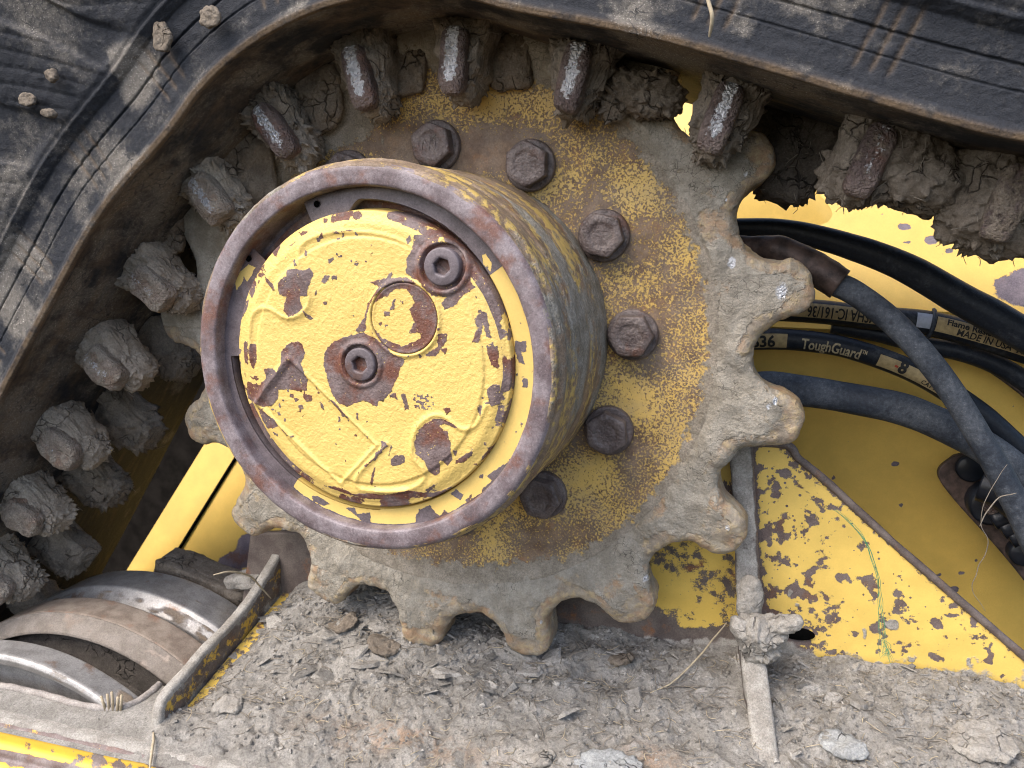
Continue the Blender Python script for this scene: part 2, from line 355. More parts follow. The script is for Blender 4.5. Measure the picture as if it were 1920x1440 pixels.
m_plate2 = worn('rust_eaten_plate', paint=(.66,.46,.10), cscale=120, camp=2.2, base=-.2, edge=1.6, tiny=.02, bare=((.09,.07,.062),(.14,.115,.10),(.25,.10,.035)), mudbase=-.55, mudamp=.9, mudscale=45)
m_body = worn('machine_yellow', paint=(.70,.47,.11), cscale=90, camp=1.3, base=-4.0, edge=2., tiny=-.02, bare=((.12,.10,.12),(.18,.15,.17),(.15,.08,.06)), rpaint=.35, mudbase=-1.15)
m_lip = worn('chipped_lip_paint', paint=(.76,.47,.06), cscale=100, camp=2.0, base=-.9, edge=1.8, mudbase=-.9, mudamp=1., bare=((.15,.11,.10),(.24,.20,.19),(.19,.10,.07)))
m_gus = worn('dusty_gusset', paint=(.60,.38,.06), cscale=170, camp=1.6, base=.4, edge=1.6, bare=((.10,.078,.07),(.16,.13,.115),(.2,.10,.05)), mudbase=-.35, mudamp=.9, mudscale=55)
m_gedge = mudmat('dusty_gusset_edge', (.31,.28,.255), (.42,.39,.36), (.16,.12,.11), cracks=False)
m_mud = mudmat('dry_mud')
m_deck = mudmat('dry_deck_mud', (.215,.202,.18), (.325,.31,.283), (.11,.10,.088), cracks=False, dk=.75)
m_mudd = mudmat('dark_caked_mud', (.155,.128,.10), (.235,.20,.16), (.075,.062,.05))
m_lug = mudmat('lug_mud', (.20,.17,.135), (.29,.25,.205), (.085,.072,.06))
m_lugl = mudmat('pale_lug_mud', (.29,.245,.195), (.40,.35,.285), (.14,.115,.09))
m_lugf = mudmat('shaded_lug_mud', (.085,.075,.066), (.13,.115,.10), (.04,.036,.034))  # darker copy of the lug mud, with shade put into its colour
m_crumb = mudmat('mud_crumb', (.24,.225,.20), (.34,.325,.30), (.13,.11,.095), cracks=False)
m_flake = mudmat('pale_flake', (.27,.28,.28), (.38,.39,.385), (.15,.15,.15), cracks=True)
m_straw = simple('dry_straw', (.50,.42,.29), .8, nsc=300)
m_fib = simple('grey_root_fibre', (.27,.235,.19), .85, nsc=300)
m_green = simple('green_twine', (.10,.33,.17), .5, nsc=500)
m_rub = rubber('dusty_track_rubber', base=(.024,.027,.034), dust=.16, dcol=(.165,.152,.135), bumpd=.0010, wspk=.6, crk=1)
m_hose = rubber('black_hose_rubber', (.015,.019,.027), .0, (.085,.09,.10), .42, .0003, .12)
m_hose2 = rubber('greyed_hose_rubber', (.030,.037,.050), .30, (.105,.118,.138), .5, .0004, .18)
m_fit = simple('rusty_crimp_steel', (.085,.062,.055), .55, .3, 120, .5, .0006, (.13,.09,.075))
m_black = simple('black_fitting', (.014,.017,.024), .35, 0., 100, .4)
m_tan = simple('printed_hose_band', (.50,.38,.19), .6, 0., 260, .35)
m_ink = simple('black_ink', (.02,.02,.02), .6, 0, 900, .2)
m_inky = simple('cream_ink', (.52,.44,.28), .6, 0, 500, .55)
m_blueish = simple('blue_white_band', (.42,.46,.55), .5, 0, 300, .2)
m_red = simple('red_ink', (.45,.06,.03), .6)
m_roll = worn('rusty_roller_steel', cscale=100, camp=1, base=9, bare=((.22,.175,.14),(.36,.30,.245),(.30,.175,.12)), rbare=.42, gritamt=.35, mudbase=-.45, mudamp=.6, mudscale=35, mudcol=((.22,.19,.16),(.29,.255,.22)), silver=True)
m_shiny = worn('polished_roller_steel', cscale=100, camp=1, base=9, bare=((.30,.29,.28),(.42,.41,.40),(.24,.15,.10)), redbias=.66, rbare=.44, metalv=.5, gritamt=.45, mudbase=-.42, mudamp=.55, mudscale=30, mudcol=((.19,.15,.11),(.26,.21,.16)), silver=True)
m_gloom = simple('painted_gloom', (.016,.014,.012), .95, nsc=40, amt=.6)  # near-black, so the gloom of the interior sits in the colour
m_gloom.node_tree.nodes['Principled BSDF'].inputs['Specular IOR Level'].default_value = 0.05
m_dark = simple('black_void', (.004,.004,.004), 1.)
m_dark.node_tree.nodes['Principled BSDF'].inputs['Specular IOR Level'].default_value = 0.

# ================================================================ DRIVE SPROCKET
spr = thing('drive_sprocket', 'large yellow and rust drive sprocket with muddy teeth and a protruding round hub', 'sprocket')
NT = 17; PH = math.radians(30.69)
hp = np.array([(0,.2502),(.0075,.2495),(.0135,.2455),(.0170,.2390),(.0176,.2320),(.0185,.2255),(.0215,.2195),(.0270,.2142),(.0335,.2116),(.0392,.2108)])
hp = catmull(hp, 8); ang = hp[:,0]/hp[:,1]; rad = hp[:,1]
half = np.pi/NT; ang = ang*half/ang[-1]
ha = np.r_[-ang[::-1][:-1], ang]; hr = np.r_[rad[::-1][:-1], rad]
allc = []
for k in range(NT):
    a = PH + k*2*np.pi/NT + ha[:-1]; jit = .0016*math.sin(k*2.3)
    r = hr[:-1] + jit*np.maximum(0, (hr[:-1]-.225)/.025)
    allc.append(np.stack([r*np.cos(a), r*np.sin(a)], 1))
C2 = np.vstack(allc); nC = len(C2)
# smoothed outline normals
tg = np.roll(C2, -1, 0)-np.roll(C2, 1, 0); nn = np.stack([tg[:,1], -tg[:,0]], 1); nn /= np.linalg.norm(nn, axis=1, keepdims=True)
aC = np.unwrap(np.arctan2(C2[:,1], C2[:,0]))
aB = np.linspace(aC[0], aC[0]+2*np.pi, nC, endpoint=False); aB = .5*aB+.5*aC
Bc = np.stack([.186*np.cos(aB), .186*np.sin(aB)], 1)
rows = []
E1, E2, ZT, ZB = .0070, .0065, .0045, -.031
inner = C2 - nn*E1
for t in np.linspace(0, 1, 26): 
    p = Bc*(1-t)+inner*t
    r = np.hypot(p[:,0], p[:,1])
    z = ZT - .0035*sstep(.197, .187, r) - .0045*sstep(.222, .250, r)
    rows.append(np.c_[p, z])
zb0 = rows[-1][:,2]
for f in np.linspace(0, np.pi/2, 8)[1:]:
    p = C2 - nn*E1*(1-math.sin(f)); rows.append(np.c_[p, zb0 - E2*(1-math.cos(f))])
for z in np.linspace(-.008, ZB+.003, 7)[0:]: rows.append(np.c_[C2, np.full(nC, z)])
rows.append(np.c_[C2-nn*.003, np.full(nC, ZB)]); rows.append(np.c_[Bc, np.full(nC, ZB)])
Pg = np.stack(rows, 1)
shine_px = [(1465,545,26,60),(1372,492,18,12),(1452,752,12,14),(1440,760,10,10),(1363,988,10,14),(1398,327,9,9),(1362,375,6,12),(1205,1085,12,22),(1015,1165,8,22),(1330,600,6,6)]
shp = [(P(a,b,.003), w) for a,b,w,h in shine_px]
def sh_attr(p):
    v = np.zeros(len(p))
    for c, w in shp: v = np.maximum(v, .80-np.hypot((p[:,0]-c[0])*1.6, p[:,1]-c[1])/(w*.00075))
    return np.where(p[:,2] > -.006, np.clip(v, 0, 1), 0)*1.0
def mud_teeth(p):
    r = np.hypot(p[:,0], p[:,1]); a = np.degrees(np.arctan2(p[:,1], p[:,0]))
    m = .42 - .22*sstep(.222, .240, r)
    up = sstep(40, 75, a)*sstep(200, 150, a); m = m + .6*up
    return m - .3*(p[:,2] < -.003)
def tdisp(p):
    r = np.hypot(p[:,0], p[:,1]); m = mud_teeth(p)
    k = fbm(p, 55, 4, 3); b = np.maximum(0, k+m-.1)
    return fbm(p, 130, 5, 5)*.0015 + b*.0036*sstep(.186, .193, r)*(p[:,2] > ZB+.001)
ew_ = np.array([0.]*20+[.05,.1,.15,.2,.22,.25]+[.28]*7+[.15]*20)[:Pg.shape[1]]
surf('toothed_ring', Pg, m_teeth, spr, wu=True, disp=tdisp, attrs={'mud': lambda p: mud_teeth(p)-np.tile(ew_, Pg.shape[0]), 'shine': sh_attr}, flip=True)
# web disc
def web_mud(p):
    r = np.hypot(p[:,0], p[:,1]); a = np.degrees(np.arctan2(p[:,1], p[:,0]))
    m = .85*sstep(.160, .196, r) + 1.1*sstep(.15, .18, r)*sstep(95, 125, a) + .25*sstep(.178, .19, r)
    q = Q(p); m = m + .9*np.exp(-(((q[:,0]-640)/110)**2+((q[:,1]-230)/60)**2)) + .5*sstep(1000, 1080, q[:,1])*sstep(1100, 1000, q[:,0]) 
    return m
def web_chip(p):
    q = Q(p); b = fbm(p, 30, 5, 21)*1.9 + .1
    for (x, y, w, h, s) in ((905,285,60,40,2.2),(1120,420,40,60,1.2),(700,270,60,20,1.2),(1190,840,50,60,1.),(1240,560,60,120,.5),(1075,1000,80,30,.9),(1185,745,45,60,-1.6),(1130,880,70,40,-1.4),(900,200,160,30,-.8),(1180,350,90,60,-.9),(1140,590,28,90,-.6),(1010,960,130,40,-.5),(1220,640,30,60,.9)):
        b = b + s*np.exp(-(((q[:,0]-x)/w)**2+((q[:,1]-y)/h)**2))
    return b
prof = [(.105,-.0015),(.150,-.0008),(.170,0.),(.183,.0005),(.189,.0022),(.1915,.0010),(.194,.002)]
lathe('web_disc', prof, m_web, spr, nseg=640, step=.0013, attrs={'mud': web_mud, 'chip': web_chip}, flip=True,
      disp=lambda p: fbm(p, 60, 4, 8)*.0006 + np.maximum(0, fbm(p, 90, 4, 12)+.1)*.0016*np.clip(web_mud(p)-.3, 0, 1))
lathe('web_disc_back', [(.05,-.012),(.188,-.012)], m_dark, spr, nseg=64, flip=True)
# bolts
hexr = .0153
def bolt_geo(c, rot, zt, tilt=0):
    a = np.linspace(0, 2*np.pi, 96, endpoint=False)
    hexrad = .01325/np.cos(((a-rot+np.pi/6) % (np.pi/3))-np.pi/6)
    rr = []
    for k, z in ((1., .0035), (1., .0118)): rr.append((np.minimum(hexrad*k, hexr*1.), z))
    rr.append((np.minimum(hexrad, .0140), .0129)); rr.append((np.minimum(hexrad, .0140)*.93, .0134))
    for k in (.8, .62, .6, .45, .3, .15, .001): rr.append((np.minimum(hexrad, .0138)*.95*k, .0134 + (.0003 if k > .61 else 0)))
    return np.stack([np.stack([c[0]+r*np.cos(a), c[1]+r*np.sin(a), zt+np.full(96, z)], 1) for r, z in rr], 1)
for k in range(12):
    a = 2.1413 - k*2*np.pi/12; c = np.array([math.cos(a), math.sin(a)])*(.1334 if k else .1370)
    seed = 40+k
    rot = {1: .15, 2: .0, 3: .30, 4: np.pi/2, 5: .1, 6: .4}.get(k, .2)
    Pb = bolt_geo(c, rot, .0005)
    b = surf('sprocket_bolt', Pb, m_bolt, spr, wu=True, disp=lambda p: fbm(p, 500, 4, seed)*.00028 + fbm(p, 150, 2, seed+3)*.0002, flip=True)
    lathe('washer', [(.010,.0035),(.0158,.0036),(.0168,.0032),(.0173,.0022),(.0174,-.0012)], m_bolt, b, c=c, nseg=80, flip=True, disp=lambda p: fbm(p, 300, 3, seed)*.00025)
# raised letters on one bolt head
cu = bpy.data.curves.new('txt', 'FONT'); cu.body = 'NT'; cu.offset = .02; cu.extrude = .05; cu.resolution_u = 2
to = bpy.data.objects.new('txt', cu); COL.objects.link(to)
me_ = bpy.data.meshes.new_from_object(to.evaluated_get(bpy.context.evaluated_depsgraph_get())); bpy.data.objects.remove(to)
tv_ = np.array([w_.co[:] for w_ in me_.vertices]); tf_ = [list(p_.vertices) for p_ in me_.polygons]; bpy.data.meshes.remove(me_)
bc_ = [o for o in spr.children if o.name.startswith('sprocket_bolt')][1]
tv_[:,0] -= tv_[:,0].mean(); tv_[:,1] -= .35; th_ = -.12
ca_ = 2.1413 - 1*np.pi/6; tx_ = tv_[:,0]*.0095; ty_ = tv_[:,1]*.0115
mk('stamped_letters', np.c_[.1334*math.cos(ca_)+tx_*math.cos(th_)-ty_*math.sin(th_), .1334*math.sin(ca_)+tx_*math.sin(th_)+ty_*math.cos(th_), .0139+.0005*np.sign(tv_[:,2])], tf_, m_bolt, bc_, smooth=False)
# hub drum
def drum_mud(p):
    a = np.arctan2(p[:,1], p[:,0]); return .12 + .28*np.sin(a*3+1) + .5*sstep(.03, .0, p[:,2]) + .45*np.exp(-((p[:,2]-.072)/.012)**2)*sstep(-.9, .1, a)
prof = [(.108,.1315),(.1095,.1318),(.1115,.1290),(.1120,.1255),(.1135,.1225),(.1140,.1195),(.1130,.114),(.1128,.096),(.1138,.0935),(.1142,.080),(.1140,.052),(.1148,.045),(.1155,.025),(.1162,.013),(.1163,-.002)]
lathe('hub_drum', prof, m_drum, spr, nseg=420, step=.0012, flip=True,
      attrs={'mud': drum_mud, 'chip': lambda p: fbm(np.c_[np.arctan2(p[:,1],p[:,0])*.113*.55, p[:,2]*1.8, 0*p[:,0]], 60, 4, 5)*2.4},
      disp=lambda p: fbm(np.c_[np.arctan2(p[:,1],p[:,0])*.05, p[:,2], 0*p[:,0]], 120, 4, 2)*.0007 + fbm(p, 250, 3, 4)*.0003)
# front ring
prof = [(.0870,.1100),(.0984,.1100),(.0984,.1300),(.0992,.1322),(.1020,.1326),(.1075,.1324),(.1096,.1316),(.1110,.1298)]
lathe('hub_rim', prof, m_ring, spr, nseg=420, step=.0011, flip=True, attrs={'chip': lambda p: fbm(p, 40, 4, 77)*1.2 + 2*(np.arctan2(p[:,1],p[:,0]) > -.2)},
      disp=lambda p: fbm(p, 120, 4, 6)*.0003)
# cover ---------------------------------------------------------------
ZC = .1315
CR = {1: (3.6, 360, 290), 2: (3.6, 700, 290), 3: (3.6, 360, 650), 4: (3.6, 700, 650), 5: (7.385, 600, 640), 0: (1, 0, 0)}
def cp(pts, crop=0, z=ZC):
    s, ox, oy = CR[crop]; return np.array([P(a/s+ox, b/s+oy, z)[:2] for a, b in pts])
chips = [
 (1,[(640,780),(700,770),(750,780),(790,760),(820,800),(805,850),(790,900),(785,950),(730,960),(750,1030),(720,1070),(660,1095),(620,1050),(640,960),(590,940),(580,870),(600,840),(640,820)]),
 (1,[(468,800),(500,835),(540,880),(566,915),(545,918),(510,880),(480,835)]),(1,[(755,1050),(790,1080),(818,1108),(790,1112),(765,1085)]),
 (1,[(870,860),(895,815),(930,818),(905,870)]),(1,[(940,818),(978,818),(978,842),(948,842)]),(1,[(753,640),(778,650),(775,682),(757,680)]),
 (1,[(920,712),(955,688),(958,708),(925,738)]),(1,[(1088,735),(1125,728),(1110,748)]),(1,[(1160,715),(1193,712),(1175,728)]),(1,[(882,992),(908,988),(908,1012),(885,1014)]),
 (1,[(685,705),(712,745),(690,755),(678,720)]),(1,[(868,428),(897,428),(897,458),(870,458)]),(1,[(918,408),(950,410),(945,458),(922,450)]),
 (1,[(1000,393),(1040,398),(1048,442),(1010,432)]),(1,[(1058,400),(1100,378),(1132,400),(1120,437),(1070,432)]),(1,[(628,490),(654,498),(642,522)]),
 (1,[(710,530),(760,513),(767,526),(720,547)]),(1,[(645,612),(692,583),(662,617)]),(1,[(943,518),(1000,520),(1090,513),(1050,504),(1000,532),(950,535)]),
 (1,[(520,490),(560,560),(575,610),(550,690),(515,665),(530,590),(500,560)]),
 (1,[(268,1010),(365,980),(352,1050),(290,1135),(268,1085)]),(1,[(262,1150),(303,1180),(290,1235),(262,1228)]),(1,[(832,922),(842,918),(842,945),(834,942)]),
 (1,[(388,1280),(427,1273),(432,1380),(410,1445),(385,1420),(378,1330)]),(1,[(333,1271),(372,1260),(366,1320),(377,1430),(343,1402)]),(1,[(284,1310),(310,1315),(305,1350),(284,1350)]),(1,[(283,1375),(305,1400),(298,1490),(283,1440)]),
 (5,[(60,170),(130,50),(177,7),(384,-74),(583,-125),(760,-50),(930,60),(1000,170),(1170,240),(1165,290),(1120,350),(1085,480),(1035,560),(995,690),(870,820),(810,840),(790,900),(740,895),(690,850),(580,820),(380,905),(250,850),(160,720),(110,560),(50,330)]),
 (3,[(600,34),(650,-21),(720,-41),(750,-6),(765,54),(735,110),(776,220),(770,280),(730,305),(680,290),(580,290),(575,350),(540,400),(470,410),(425,380),(350,360),(350,290),(360,235),(440,262),(500,220),(488,150),(540,143),(577,170),(600,110)]),
 (3,[(435,405),(560,500),(577,540),(500,557),(465,500)]),(3,[(590,535),(652,600),(640,608),(610,562)]),(3,[(708,400),(740,388),(748,420),(725,428)]),
 (3,[(748,318),(808,330),(800,372),(770,372),(743,340)]),(3,[(863,368),(885,400),(888,432),(868,412)]),(3,[(928,352),(960,368),(1062,482),(1040,484),(990,432)]),
 (3,[(828,265),(870,330),(852,312)]),(3,[(370,440),(410,470),(415,502),(385,502)]),(3,[(400,520),(436,550),(420,592),(398,562)]),
 (3,[(440,590),(500,610),(560,720),(540,772),(480,702),(438,640)]),(3,[(618,820),(670,828),(662,872),(630,852)]),(3,[(655,600),(682,602),(675,620)]),
 (3,[(715,880),(745,875),(745,912),(725,905)]),(3,[(1172,600),(1192,605),(1185,622)]),(3,[(1165,800),(1235,745),(1240,720),(1280,680),(1275,640),(1310,640),(1325,670),(1290,700),(1240,760),(1170,812)]),
 (3,[(1228,810),(1240,815),(1215,940),(1200,938),(1212,870)]),(3,[(1340,760),(1420,730),(1440,745),(1440,780),(1380,800),(1345,805)]),
 (3,[(880,945),(950,948),(1020,965),(1080,998),(1200,990),(1300,1003),(1400,983),(1460,970),(1560,995),(1660,990),(1745,948),(1730,975),(1640,1025),(1500,1030),(1300,1042),(1150,1030),(1070,1010),(960,975)]),
 (4,[(345,975),(400,930),(432,928),(370,982)]),
 (4,[(280,640),(300,580),(350,520),(400,488),(450,484),(520,505),(572,547),(540,542),(480,520),(440,532),(500,570),(525,640),(525,690),(530,760),(500,807),(455,762),(440,862),(410,872),(370,842),(350,770),(290,722)]),
 (4,[(115,760),(150,733),(212,745),(150,802),(118,802)]),(4,[(550,772),(600,740),(668,698),(660,742),(600,787),(553,787)]),(4,[(543,700),(567,700),(555,742),(543,740)]),
 (4,[(472,420),(512,413),(522,435),(495,457)]),(4,[(703,400),(733,398),(722,482),(708,440)]),(4,[(763,290),(800,258),(852,262),(850,392),(790,407),(770,350)]),
 (4,[(760,0),(830,0),(842,150),(800,130),(770,60)]),(4,[(118,660),(127,680),(105,735),(108,690)]),
 (4,[(185,318),(217,318),(238,422),(213,427),(200,370)]),(4,[(100,320),(150,315),(165,360),(150,355),(120,340)]),
 (2,[(270,540),(340,538),(402,570),(390,592),(600,600),(660,690),(650,850),(680,900),(600,950),(560,1012),(480,1052),(458,1000),(500,960),(400,952),(300,850),(218,800),(225,700),(260,640)]),
 (2,[(218,570),(240,543),(252,580),(230,603)]),(2,[(488,545),(530,523),(547,560),(520,582)]),(2,[(680,1110),(722,1058),(742,1120),(712,1272),(668,1262),(700,1180)]),
 (2,[(698,1038),(760,1070),(792,1240),(760,1232),(740,1150)]),(2,[(757,1290),(800,1268),(842,1330),(832,1432),(790,1422)]),
 (2,[(350,1352),(430,1300),(440,1208),(502,1208),(492,1260),(420,1362),(360,1362)]),(2,[(448,1308),(502,1308),(480,1347)]),(2,[(98,798),(132,798),(112,832)]),
 (2,[(-30,860),(90,830),(220,830),(320,880),(200,870),(60,900)]),(1,[(1100,1190),(1165,1100),(1190,1000),(1290,860),(1340,790),(1360,800),(1330,860),(1230,960),(1180,1080),(1170,1190),(1120,1200)]),
]
def build_chips(xy, L, z):
    v = np.full(len(xy), -9.)
    for crop, pts in L: v = np.maximum(v, sdf(xy, cp(pts, crop, z))*1000)
    return v
c1 = cp([(830,500)])[0]; c2 = cp([(676,683)], z=ZC)[0]; c3 = cp([(758,597)], z=ZC)[0]
rings_a = cp([(560,560),(520,520),(533,478),(575,440),(640,413),(710,406),(780,420),(835,452),(872,490)], 0)
cont1 = catmull(cp([(540,880),(395,1380),(385,1250),(392,1120),(430,1052),(500,1035),(560,1060),(610,1092),(660,1102),(730,1080),(780,1030),(795,960),(775,880),(735,800),(715,700),(730,620),(800,565),(900,532),(1020,520),(1200,527),(1340,560),(1440,600),(1540,660)][1:], 1), 6)
cont2 = catmull(cp([(20,980),(130,985),(240,965),(310,930),(345,880),(330,820),(270,740),(265,660),(290,560),(350,490),(430,462),(500,485),(560,540),(620,560),(680,540),(715,490),(760,400)], 4), 6)
cont3 = catmull(cp([(1440,968),(1300,975),(1150,970),(1105,930),(1120,870),(1180,800),(1250,730),(1320,655)], 3), 6)
outer = cp([(540,540),(640,470),(760,432),(880,425),(1000,420)],1)
boxv = cp([(650,75),(1245,665),(1000,925),(430,378)], 3)
chev_lo = cp([(430,380),(650,90)], 3)
def cover_h(xy):
    r = np.hypot(xy[:,0], xy[:,1]); z = np.full(len(xy), ZC)
    z = z - .0026*sstep(.0770, .0858, r) - .0150*sstep(.0854, .0874, r)
    # outer step around the panel
    z = z - .0010*sstep(.0700, .0718, r)
    for line, hgt, w in ((cont1, .0008, .0014), (cont2, .0009, .0014), (cont3, .0009, .0014)):
        z = z + hgt*np.exp(-(dseg(xy, line)/w)**2)
    d = dseg(xy, [boxv[0], boxv[1], boxv[2], boxv[3]])
    z = z + .0008*np.exp(-(d/.0012)**2)
    s = sdf(xy, boxv); z = z - .0007*sstep(-.0004, .0012, s)
    d = dseg(xy, [chev_lo[0], chev_lo[1]]); z = z + .0016*np.exp(-(d/.0022)**2)
    # swirl recess arc near the top
    d1 = np.hypot(*(xy-c1).T); z = z + .0016*sstep(.0165, .0140, d1) - .0034*sstep(.0128, .0120, d1)
    d2 = np.hypot(*(xy-c2).T); z = z + .0012*sstep(.0150, .0125, d2) - .0034*sstep(.0114, .0107, d2)
    d3 = np.hypot(*(xy-c3).T); z = z + .0012*np.exp(-((d3-.0208)/.0014)**2) - .0012*sstep(.0203, .0195, d3)
    b = cp([(690,960)], 1)[0]; d4 = np.hypot(*(xy-b).T); z = z + .0007*sstep(.0175, .011, d4)
    b = cp([(400,680)], 4)[0]; d4 = np.hypot(*(xy-b).T); z = z + .0007*sstep(.020, .012, d4)
    return z
nr, na = 150, 760
rr = np.linspace(.0003, .0945, nr); aa = np.linspace(0, 2*np.pi, na, endpoint=False)
A_, R_ = np.meshgrid(aa, rr, indexing='ij'); xy = np.stack([R_*np.cos(A_), R_*np.sin(A_)], -1).reshape(-1, 2)
zz = cover_h(xy); p3 = np.c_[xy, zz]
zz = zz + fbm(p3, 420, 3, 2)*.00016 + fbm(p3, 90, 3, 3)*.00015
chipv = build_chips(xy, chips, ZC)
rr_ = np.hypot(xy[:,0], xy[:,1]); aa_ = np.degrees(np.arctan2(xy[:,1], xy[:,0]))
flank = sstep(.0790, .0830, rr_)*sstep(-168,-150,aa_)*sstep(95,60,aa_)
fn = fbm(p3, 70, 5, 31)*6.5 + .2
low = (aa_ < -20) & (aa_ > -150)
fn = np.where(low, fn-1.2, fn+.8)
chipv = np.maximum(chipv, np.where(flank > .4, fn, -9))
rim = sstep(.0790, .0825, rr_); chipv = np.maximum(chipv, np.where(rim > .5, fbm(p3, 110, 4, 33)*6-1.5, -9))
spk = fbm(p3, 900, 2, 3); tx = sdf(xy, cp([(258,322),(410,318),(412,425),(280,428)], 4))*1000
chipv = np.maximum(chipv, np.where(tx > 0, spk*4-.5, -9))
chipv = np.maximum(chipv, np.where(rr_ < .078, fbm(p3, 330, 3, 71)*8 - 4.6 + fbm(p3, 40, 2, 72)*2.2, -9))
grv = np.where(rr_ > .0872, 2., -9.)
chipv = np.maximum(chipv, grv)
P3 = np.c_[xy, zz].reshape(na, nr, 3)
mk('end_cover', P3, gfaces(na, nr, True, False), m_cover, spr, attrs={'chip': chipv})
# the plugs
def plug(c, R0, zt, col, sock=.0043):
    a = np.linspace(0, 2*np.pi, 72, endpoint=False); hx = sock/np.cos(((a+.3) % (np.pi/3))-np.pi/6)
    hx = np.minimum(hx, sock*1.12)
    rows = [(R0+0*a, -.004), (R0+0*a, .0003), (R0*.96+0*a, .0011), (R0*.9+0*a, .0013), (R0*.6+0*a, .0014), (hx*1.12, .0014), (hx*1.02, .0008), (hx, -.0005), (hx, -.006), (hx*.5, -.0072), (hx*.01, -.0075)]
    Pp = np.stack([np.stack([c[0]+r*np.cos(a), c[1]+r*np.sin(a), np.full(72, zt+z)], 1) for r, z in rows], 1)
    o = surf('oil_plug', Pp, m_snap, spr, wu=True, flip=True, attrs={'chip': lambda p: 5+0*p[:,0]}, disp=lambda p: fbm(p, 300, 3, 9)*.00015)
    return o
pl = plug(c1, .0104, ZC+.0006, 0, .0042)
pl = plug(c2, .0096, ZC+.0002, 0, .0040)
a = np.linspace(0, 2*np.pi, 120, endpoint=False); rws = [(.0196,-.003),(.0196,.0003),(.0191,.0007),(.0183,.0003)]+[(r, .0001) for r in np.linspace(.0175,.0001,22)]
Pp = np.stack([np.stack([c3[0]+r*np.cos(a), c3[1]+r*np.sin(a), np.full(120, ZC-.0012+.0012+z)], 1) for r, z in rws], 1)
yel = [(2,[(150,905),(215,905),(262,960),(280,1000),(245,1040),(275,1130),(240,1210),(318,1200),(320,1240),(200,1292),(60,1240),(15,1180),(-10,1100),(0,1010),(60,960),(90,955)])]
ych = [(2,[(180,985),(215,985),(200,1010)]),(2,[(130,990),(150,975),(140,1040),(110,1050)]),(2,[(20,1130),(60,1130),(50,1150)]),(2,[(70,1060),(110,1060),(110,1090),(80,1090)]),(2,[(75,1150),(95,1150),(85,1170)]),(2,[(370,1130),(395,1110),(370,1150)])]
def plchip(p):
    v = -build_chips(p[:,:2], yel, ZC); return np.maximum(v, build_chips(p[:,:2], ych, ZC))
surf('blanking_disc', Pp, m_cover, spr, wu=True, flip=True, attrs={'chip': plchip})
# snap ring with two eared ends
e1a = math.radians(113.5); e2a = math.radians(139.0)
aa = np.linspace(e2a-2*np.pi, e1a, 640)
ad = np.degrees(aa); ad2 = np.where(ad < -180, ad+360, ad)
ear = np.maximum(sstep(92, 99, ad2)*(ad2 > 80), sstep(161, 154, ad2)*(ad2 > 130))
rin = .0900 + .0040*np.cos(aa-math.radians(160)) - .0070*ear; ZS = .1235
hole = [P(594,383,ZS)[:2], P(466,485,ZS)[:2]]
rws = []
rows2 = [(0, -.006), (0, -.0006), (.0006, 0)]
for dr, dz in rows2: rws.append((rin+dr, ZS+dz))
nfl = 26
for t in np.linspace(.06, 1, nfl): rws.append((rin+(.0985-rin)*t, ZS+0*rin))
Ps = np.stack([np.stack([r*np.cos(aa), r*np.sin(aa), np.broadcast_to(z, aa.shape)], 1) for r, z in rws], 1)
fl = Ps.reshape(-1, 3); dh = np.minimum(np.hypot(*(fl[:,:2]-hole[0]).T), np.hypot(*(fl[:,:2]-hole[1]).T))
Ps = fl.copy(); Ps[:,2] -= .006*(dh < .0017); Ps = Ps.reshape(len(aa), len(rws), 3)
schips = [(2,[(955,1260),(1032,1258),(1032,1332),(1000,1332),(1022,1412),(980,1402),(948,1300)]),(4,[(1003,218),(1042,213),(1047,282),(1010,272)]),(4,[(955,180),(975,180),(970,195)]),
 (4,[(758,872),(870,800),(902,788),(930,750),(1000,760),(900,960),(700,1110),(680,1080),(740,960),(800,900)]),(4,[(518,992),(560,958),(607,1000),(590,1042),(550,1012)]),
 (4,[(282,1152),(310,1100),(380,1068),(420,1120),(450,1142),(480,1098),(512,1130),(400,1230),(300,1230)]),(4,[(708,870),(742,858),(737,892),(715,888)]),(3,[(808,1008),(850,1008),(932,1060),(880,1072),(820,1042)]),
 (3,[(1040,1090),(1100,1088),(1112,1130),(1202,1118),(1207,1222),(1150,1260),(1060,1230),(1060,1180),(1150,1190),(1120,1150)]),(4,[(620,1040),(660,1000),(650,1060)]),(4,[(990,520),(1010,515),(1005,545)])]
def snchip(p):
    a_ = np.degrees(np.arctan2(p[:,1], p[:,0])); yz = sstep(37, 33, a_)*sstep(-128, -122, a_)
    v = np.where((a_ < 35) & (a_ > -125), -3., 3.)
    v = np.maximum(v, build_chips(p[:,:2], schips, ZS))
    y = build_chips(p[:,:2], [(1,[(290,860),(310,800),(350,770),(380,740),(428,760),(400,820),(370,860),(350,820),(340,860),(300,915)]),(1,[(430,620),(450,600),(510,660),(480,650)]),(2,[(735,680),(760,665),(800,740),(790,790),(740,740)]),(3,[(375,640),(410,640),(400,670),(375,665)]),(3,[(205,225),(228,230),(225,250),(208,250)])], ZS)
    v = np.where(y > -.6, -y*1.5, v)
    r = np.hypot(p[:,0], p[:,1]); v = np.maximum(v, (r-.0972)*2200*sstep(-30, -60, a_) + fbm(p, 200, 3, 5)*1.5-1.)
    return v
surf('snap_ring', Ps, m_snap, spr, flip=False, attrs={'chip': snchip})
for h in hole:
    lathe('ring_hole', [(.0001, ZS+.00025), (.0018, ZS+.00025)], m_dark, spr, c=h, nseg=20, flip=True)

